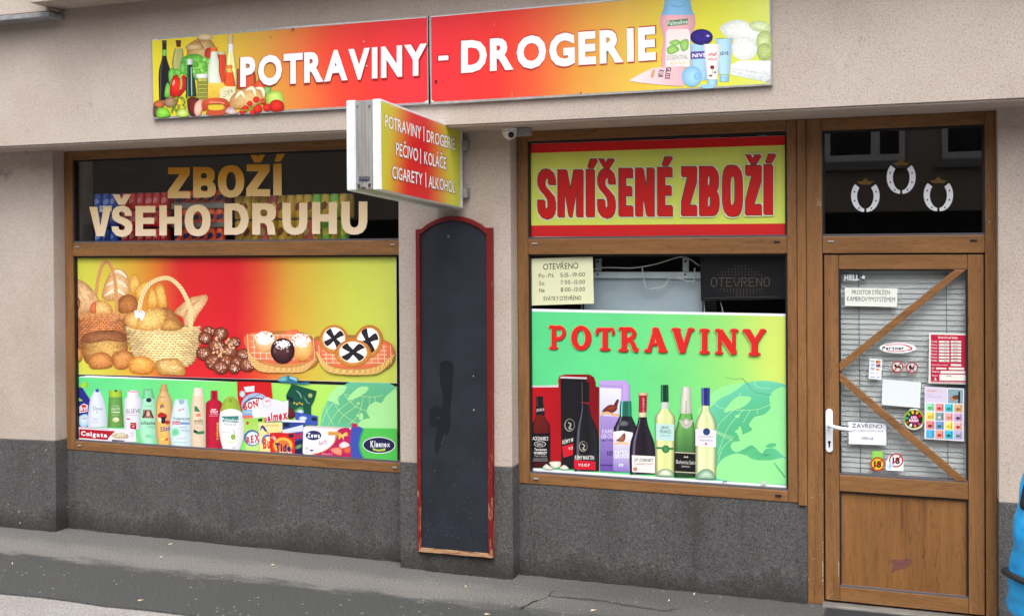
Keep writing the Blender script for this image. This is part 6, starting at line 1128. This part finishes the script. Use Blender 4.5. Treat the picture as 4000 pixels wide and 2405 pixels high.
def can(kind, x, y, z, rw='', dp=''):
    b2, l2, p2_ = CKM[kind]; t_ = empty('drink_can', (x, y, z), CK[kind][3].replace(' stacked behind', ' in the %s row%s behind' % (rw, dp)).replace('can behind', 'can in the %s row%s behind' % (rw, dp)), 'can', CK[kind][4]); t_.rotation_euler.z = random.uniform(-.5, .5)
    for n_, me in (('can_body', b2), ('lid', l2), ('printed_label', p2_)): link(n_, me, None, t_)
zr = zz(YC, FG(400,452)); ZSH = zr-.116-2*.126                         # height of the shelf board
def xg(x): return PY(*FG(x, 600), YC).x
tag(box('window_shelf', -5.55, -3.1, .06, .40, ZSH-.03, ZSH-.001, mat('shelf_board', (92,88,84), .6)), 'grey shelf board behind the lettered pane carrying the drink cans', 'shelf')
def rowcans(kind_f, xa, xb, step, rows, pitch, nd=2):
    n_ = max(1, int((xb-xa)/step))
    for j in range(rows):
        for i in range(n_):
            for d in range(nd if j == rows-1 else 1): can(kind_f(i, j), xa+step*(i+.5), YC+.035+d*.069, ZSH+j*pitch, ('bottom', 'middle', 'top')[j] if rows == 3 else ('bottom', 'top')[j], ', further back,' if d else '')
rowcans(lambda i, j: 'blue', xg(282), xg(452), .069, 3, .126); rowcans(lambda i, j: 'red', xg(466), xg(826), .069, 3, .126); rowcans(lambda i, j: 'orange', xg(832), xg(1198), .069, 3, .130)
rowcans(lambda i, j: 'green' if i in (9, 10, 11, 12) and (i+j) % 2 == 0 else ('pink' if (i*7+j*3) % 5 == 1 else 'yellow'), xg(1250), xg(2075), .0675, 2, .168)
for j in (1, 2): tag(box('cardboard_tray', xg(829), xg(1200), YC-.004, YC+.15, ZSH+j*.130-.012, ZSH+j*.130+.03 if j == 2 else ZSH+j*.130+.022, m_var('tray_card', (150,146,138), (132,128,120), 20, .8)), 'grey cardboard tray under the upper orange cans' if j == 2 else 'grey cardboard tray under the middle orange cans', 'tray')
tq = quadthing('price_card', FG, YC-.012, [(332,536),(418,536),(418,578),(332,578)], 'small white price card in front of the blue cans', 'card'); sheet(FG, YC-.012, [(332,536),(418,534),(418,576),(332,580)], .001, M['paper'], tq, 'sheet'); p = Pr(FG, YC-.012, tq); p.begin('lettering'); p.row('Pepsi', 340,556,372,556,12,(40,60,120),.01); p.end()

# grey fridge back with bracket rail, cable and LED sign in the right window
YF = 0.17
def fx(x, y=300): return PY(*FK(x, y), YF).x
def fz(y, x=1100): return PY(*FK(x, y), YF).z
fr_ = empty('fridge_cabinet', (fx(1100), YF, .0), 'grey blue back of a cabinet with pale bracket rail behind the pane', 'cabinet')
box('back_panel', fx(560), fx(1600), YF+.004, YF+.5, .02, fz(262), M['panel'], fr_, .004); box('bracket_rail', fx(652), fx(1640), YF-.02, YF+.0035, fz(306), fz(250), M['grey_metal'], fr_, .003)
for xa in (668, 1432):
    b_ = box('bracket', fx(xa), fx(xa+52), YF-.008, YF+.003, fz(248), fz(132), M['grey_metal'], fr_, .002)
    for yy in (160, 272): box('bolt', fx(xa+18), fx(xa+32), YF-.026, YF-.007, fz(yy+8), fz(yy-8), M['black'], fr_, .002)
def cab(pts, y=YF-.04): return [tuple(PY(*FK(*q), y)) for q in smooth_pts(pts, 6)]
t_ = empty('white_cable', cab([(725,215),(1000,215)])[0], 'thin white cable drooping in front of the cabinet behind the pane', 'cable')
tube('cable_run', cab([(560,250),(725,215),(1000,215),(1200,180),(1380,125),(1470,128),(1580,200)]), .004, M['cable'], t_, 6); tube('cable_run', cab([(1075,215),(1085,300),(1115,400),(1200,392),(1270,375),(1310,312),(1400,312),(1515,338),(1530,270),(1535,215)]), .0038, M['cable'], t_, 6)
t_ = empty('loose_cable', cab([(545,540),(560,640)])[0], 'short pale cable hanging under the opening hours sheet', 'cable'); tube('cable_run', cab([(545,535),(540,600),(530,700)]), .004, M['cable'], t_, 6)
t_ = empty('sign_cable', cab([(1620,500),(1620,600)])[0], 'pale cable hanging below the dark lit-up sign panel', 'cable'); tube('cable_run', cab([(1618,500),(1620,600),(1622,700)]), .0035, M['cable'], t_, 6); tube('cable_run', cab([(1758,510),(1775,570),(1790,660)]), .0035, M['cable'], t_, 6)
YLED = .085
lq = quadthing('led_sign', FK, YLED, [(1590,110),(2350,510)], 'dark unlit LED sign panel with dots spelling OTEVRENO', 'sign')
def lpt(x, y): q = PY(*FK(x, y), YLED); return (q.x, q.z)
prism('sign_panel', [lpt(1588,505), lpt(2350,490), lpt(2350,60), lpt(1580,60)], YLED, YLED+.03, mat('led_panel', (24,24,28), .35), lq, .004)
prism('bottom_trim', [lpt(1620,482), lpt(2270,468), lpt(2270,464), lpt(1620,478)], YLED-.003, YLED-.0005, M['beadgrey'], lq)
p = Pr(FK, YLED, lq); p.begin('led_dots'); DOT = (150,138,122)
FNT = {'O':'01110 10001 10001 10001 10001 10001 01110','T':'11111 00100 00100 00100 00100 00100 00100','E':'11111 10000 10000 11110 10000 10000 11111','V':'10001 10001 10001 10001 01010 01010 00100','R':'11110 10001 10001 11110 10100 10010 10001','N':'10001 11001 11001 10101 10011 10011 10001'}
for i, ch in enumerate('OTEVRENO'):
    for r_, rw in enumerate(FNT[ch].split()):
        for c_, b_ in enumerate(rw):
            if b_ == '1': p.ell(1682+i*66+c_*11, 305+r_*12-i*.5, 3.6, 3.6, DOT, n=8)
for i in range(14):
    for r_ in range(4):
        x_ = 1745+i*29; e_ = abs(i-6.5)/6.5
        if r_ < 4-e_*3: p.ell(x_, 272-r_*24+e_*6, 3.2, 3.2, DOT, n=8); p.ell(x_+14, 402+r_*18, 3.2, 3.2, DOT, n=8)
o_ = p.end(); o_['kind'] = 'stuff'
# venetian blind behind the door pane
YV = 0.075
vb = empty('venetian_blind', ((GX0+GX1)/2, YV, GZ0-.02), 'white venetian blind with closed slats behind the door pane', 'blind')
box('head_rail', GX0-.01, GX1+.01, YV-.014, YV+.014, GZ1-.012, GZ1+.02, M['blind'], vb, .003)
bm = bmesh.new(); n = 4; rows = []
for x in (GX0-.008, GX1+.008):
    rows.append([bm.verts.new((x, .0045-.009*k/n-.0005*math.sin(math.pi*k/n), .017-.034*k/n)) for k in range(n+1)])
for k in range(n): bm.faces.new((rows[0][k], rows[1][k], rows[1][k+1], rows[0][k+1]))
bmesh.ops.solidify(bm, geom=list(bm.faces), thickness=.0008)
sm_ = bpy.data.meshes.new('blind_slat'); bm.to_mesh(sm_); bm.free(); sm_.materials.append(M['blind'])
z_ = GZ1-.03
while z_ > GZ0-.01:
    o_ = link('slat', sm_, None, vb); o_.location = Vector((0, YV, z_))-wloc(vb); o_.rotation_euler = (0, random.uniform(-.0003,.0003), 0); z_ -= .0285
for xk in (607, 1620):
    xc = xx(YV, FM(xk, 700)); tube('ladder_cord', [(xc, YV-.012, GZ1-.01), (xc+.004, YV-.012, (GZ0+GZ1)/2), (xc+.007, YV-.012, GZ0)], .0018, M['cord'], vb, 6)

# ================================================================== ON THE PAVEMENT
mq = [PZ(*FO(*q), .012) for q in ((300,1352),(2130,1560),(1900,1900),(190,1484))]
x0_, x1_ = mq[0].x+.02, XDI1
dm = empty('door_mat', ((x0_+x1_)/2, -.35, 0), 'dark ribbed rubber mat in front of the shop door', 'mat')
box('mat_base', x0_, x1_, -.62, -.075, .001, .010, M['rubber'], dm, .003)
for k in range(40): yk = -.61+k*.0132; box('rib', x0_+.012, x1_-.012, yk, yk+.006, .0095, .0135, M['rubber'], dm)
def butt(px, name, label, ln=.028, r=.004):
    q = PZ(*px, 0); a = random.uniform(0, 3.1); t_ = empty(name, (q.x, q.y, 0), label, 'litter', 'litter on the pavement'); d = Vector((math.cos(a)*ln/2, math.sin(a)*ln/2, 0)); c = Vector((q.x, q.y, r+.001))
    tube('paper', [c-d, c+d*.2], r, M['litter'], t_, 7); tube('filter', [c+d*.22, c+d], r*1.02, M['filt'], t_, 7)
for f, x, y, ln in ((FP,1312,935,.045),(FR,1465,1172,.05),(FR,655,1305,.05),(FQ,1890,1215,.035),(FQ,345,1043,.04),(FP,1240,1035,.03),(FR,1262,1226,.04),(FP,1080,1367,.05),(FQ,2065,1440,.05),(FP,95,1083,.05)):
    butt(f(x, y), 'cigarette_butt', 'small pale cigarette butt lying on the asphalt pavement', ln*.6, .0035)

# ================================================================== PERSON AT THE RIGHT EDGE
def skin_obj(name, verts, edges, rad, m, parent, sub=2):
    me = bpy.data.meshes.new(name); me.from_pydata([Vector(v) for v in verts], edges, []); o = link(name, me, m, parent)
    sk = o.modifiers.new('skin', 'SKIN'); 
    if not me.skin_vertices: 
        bm = bmesh.new(); bm.from_mesh(me); bm.verts.layers.skin.verify(); bm.to_mesh(me); bm.free()
    for i, v in enumerate(me.skin_vertices[0].data):
        r_ = rad[i]; v.radius = r_ if isinstance(r_, tuple) else (r_, r_); v.use_root = (i == 0)
    ss = o.modifiers.new('sub', 'SUBSURF'); ss.levels = sub; ss.render_levels = sub
    sk.use_smooth_shade = True; return o
C0 = CAM+ray(4446, 2080)*(3.5/F_PX)
pers = empty('person', (C0.x, C0.y, 0), 'person in bright blue jacket seen from behind, cut off by picture edge', 'person')
ya = math.atan2(rgt.y, rgt.x); pers.rotation_euler.z = ya
skinm = mat('skin', (196,150,126), .55); bluem = m_var('blue_nylon', (30,168,232), (18,138,208), 14, .5, .35); darkm = m_var('dark_trousers', (34,36,44), (26,28,34), 40, .85); blk = mat('black_webbing', (16,16,20), .7); hairm = m_var('dark_hair', (52,38,30), (34,25,20), 60, .7, .4)
# x = across the shoulders, y = forwards (away from the camera)
bv = [(0,0,.95),(0,0,1.15),(0,0,1.36),(0,.0,1.47),(0,.01,1.54),(0,.02,1.62),(0,.015,1.70),(0,.01,1.755),(0,.115,1.655)]
be = [(0,1),(1,2),(2,3),(3,4),(4,5),(5,6),(6,7),(5,8)]; br = [.13,.12,.12,.055,.055,.082,.092,.07,.018]
for sg in (-1, 1):
    n0 = len(bv); bv += [(.2*sg,0,1.37),(.31*sg,-.01,1.09),(.335*sg,.04,.83),(.335*sg,.055,.76)]; be += [(2,n0),(n0,n0+1),(n0+1,n0+2),(n0+2,n0+3)]; br += [.06,.045,.03,(.018,.036)]
    for k, (dx, dy, ln) in enumerate(((0,.034,.075),(0,.012,.085),(0,-.010,.08),(0,-.03,.065))):
        m0 = len(bv); bv += [(.335*sg,.055+dy,.72),((.335-.012)*sg,.06+dy,.72-ln*.55),((.335-.03)*sg,.062+dy,.72-ln)]; be += [(n0+3,m0),(m0,m0+1),(m0+1,m0+2)]; br += [.010,.009,.008]
    m0 = len(bv); bv += [(.325*sg,.098,.745),(.31*sg,.112,.70)]; be += [(n0+3,m0),(m0,m0+1)]; br += [.012,.009]
    n1 = len(bv); bv += [(.1*sg,0,.9),(.11*sg,.02,.5),(.11*sg,-.02,.09),(.115*sg,.13,.04)]; be += [(0,n1),(n1,n1+1),(n1+1,n1+2),(n1+2,n1+3)]; br += [.085,.06,.04,.035]
skin_obj('body', bv, be, br, skinm, pers)
jv = [(0,0,.80),(0,0,.95),(0,0,1.1),(0,0,1.25),(0,0,1.38),(0,0,1.47)]; je = [(i, i+1) for i in range(5)]; jr = [(.225,.175),(.21,.16),(.195,.14),(.2,.14),(.17,.12),(.075,.075)]
for sg in (-1, 1):
    n0 = len(jv); jv += [(.215*sg,0,1.385),(.29*sg,-.005,1.25),(.325*sg,-.01,1.09),(.335*sg,.015,.96),(.338*sg,.035,.85),(.338*sg,.042,.80)]; je += [(4,n0)]+[(n0+i, n0+i+1) for i in range(5)]; jr += [.088,.08,.078,.07,.066,.06]
skin_obj('jacket', jv, je, jr, bluem, pers, 4)
jk = pers.children[-1]; dm_ = jk.modifiers.new('folds', 'DISPLACE'); tx_ = bpy.data.textures.new('fold_noise', 'CLOUDS'); tx_.noise_scale = .09; tx_.noise_depth = 2; dm_.texture = tx_; dm_.strength = .028; dm_.mid_level = .5
skin_obj('trousers', [(0,0,.93),(-.1,0,.86),(-.11,.02,.5),(-.11,-.01,.11),(.1,0,.86),(.11,.02,.5),(.11,-.01,.11)], [(0,1),(1,2),(2,3),(0,4),(4,5),(5,6)], [.15,.11,.085,.07,.11,.085,.07], darkm, pers)
skin_obj('hair', [(0,-.025,1.60),(0,-.03,1.68),(0,-.01,1.76),(0,.06,1.785)], [(0,1),(1,2),(2,3)], [.075,.095,.085,.045], hairm, pers)
for sg in (-1, 1):
    skin_obj('shoe', [(.11*sg,-.07,.05),(.11*sg,.04,.05),(.118*sg,.17,.04)], [(0,1),(1,2)], [.048,.05,.038], blk, pers, 2)
    skin_obj('ear', [(.096*sg,.01,1.63),(.1*sg,.0,1.67)], [(0,1)], [.014,.018], skinm, pers, 1)
skin_obj('sleeve_panel', [(-.295,-.03,1.345),(-.348,-.035,1.25),(-.372,-.035,1.16)], [(0,1),(1,2)], [(.01,.03),(.012,.036),(.008,.03)], blk, pers)
bm = bmesh.new(); tube_bm(bm, [(-.335+.0755*math.cos(a), .02+.0755*math.sin(a), .925-.028*math.cos(a)) for a in [R(k) for k in range(0,361,15)]], .011, 8, False); bmesh.ops.recalc_face_normals(bm, faces=bm.faces)
me = bpy.data.meshes.new('sleeve_band'); bm.to_mesh(me); bm.free(); link('sleeve_band', me, blk, pers)
bg_ = empty('backpack', (C0.x, C0.y, 0), 'black backpack worn on the back of the blue jacket', 'backpack'); bg_.rotation_euler.z = ya
skin_obj('pack', [(0,-.2,.98),(0,-.215,1.12),(0,-.21,1.27),(0,-.19,1.38)], [(0,1),(1,2),(2,3)], [(.14,.08),(.15,.095),(.145,.09),(.11,.06)], m_var('black_nylon', (26,26,30), (18,18,22), 60, .7, .3), bg_)
skin_obj('front_pocket', [(0,-.3,1.02),(0,-.305,1.14)], [(0,1)], [(.1,.03),(.1,.03)], blk, bg_)
for sg in (-1, 1):
    bm = bmesh.new(); tube_bm(bm, smooth_pts([(.09*sg,-.15,1.40),(.105*sg,-.05,1.50),(.115*sg,.07,1.47),(.125*sg,.15,1.32),(.15*sg,.13,1.12),(.2*sg,.0,1.0),(.13*sg,-.14,.98)], 5), .017, 8)
    me = bpy.data.meshes.new('strap'); bm.to_mesh(me); bm.free(); link('strap', me, blk, bg_)

# chipped laminate along the door frame
p = Pr(FO, -.0004, door); p.begin('chipped_edge')
for y_ in range(690, 1150, 9):
    if random.random() < (.75 if y_ > 870 else .25): p.line([(304+random.uniform(-2,3), y_), (305+random.uniform(-2,3), y_+random.uniform(4,12))], random.uniform(2,7), (206,200,190))
for x_, y_ in ((206,885),(208,1100),(240,1385),(262,1384),(2013,1015),(2012,1160),(160,1100),(175,1222),(190,245),(268,218)): p.ell(x_, y_, random.uniform(2,6), random.uniform(2,5), (206,200,192), n=8)
p.end()
p = Pr(FO, YL-.0006, door); p.begin('chipped_edge')
for y_ in range(920, 1060, 9): p.line([(470+random.uniform(-2,2), y_), (471, y_+8)], random.uniform(2,6), (210,196,176))
p.line([(345,1300),(412,1238)], 3, (190,160,130)); p.line([(1855,1330),(1945,1425)], 3, (180,150,120)); p.end()
p = Pr(FF, -.0004, door); p.begin('scratch'); [p.ell(random.uniform(400,436), random.uniform(915,962), random.uniform(1,4), random.uniform(2,6), (200,186,176), n=7) for _ in range(16)]; p.ell(1836,1095,3,12,(196,186,180)); p.end()
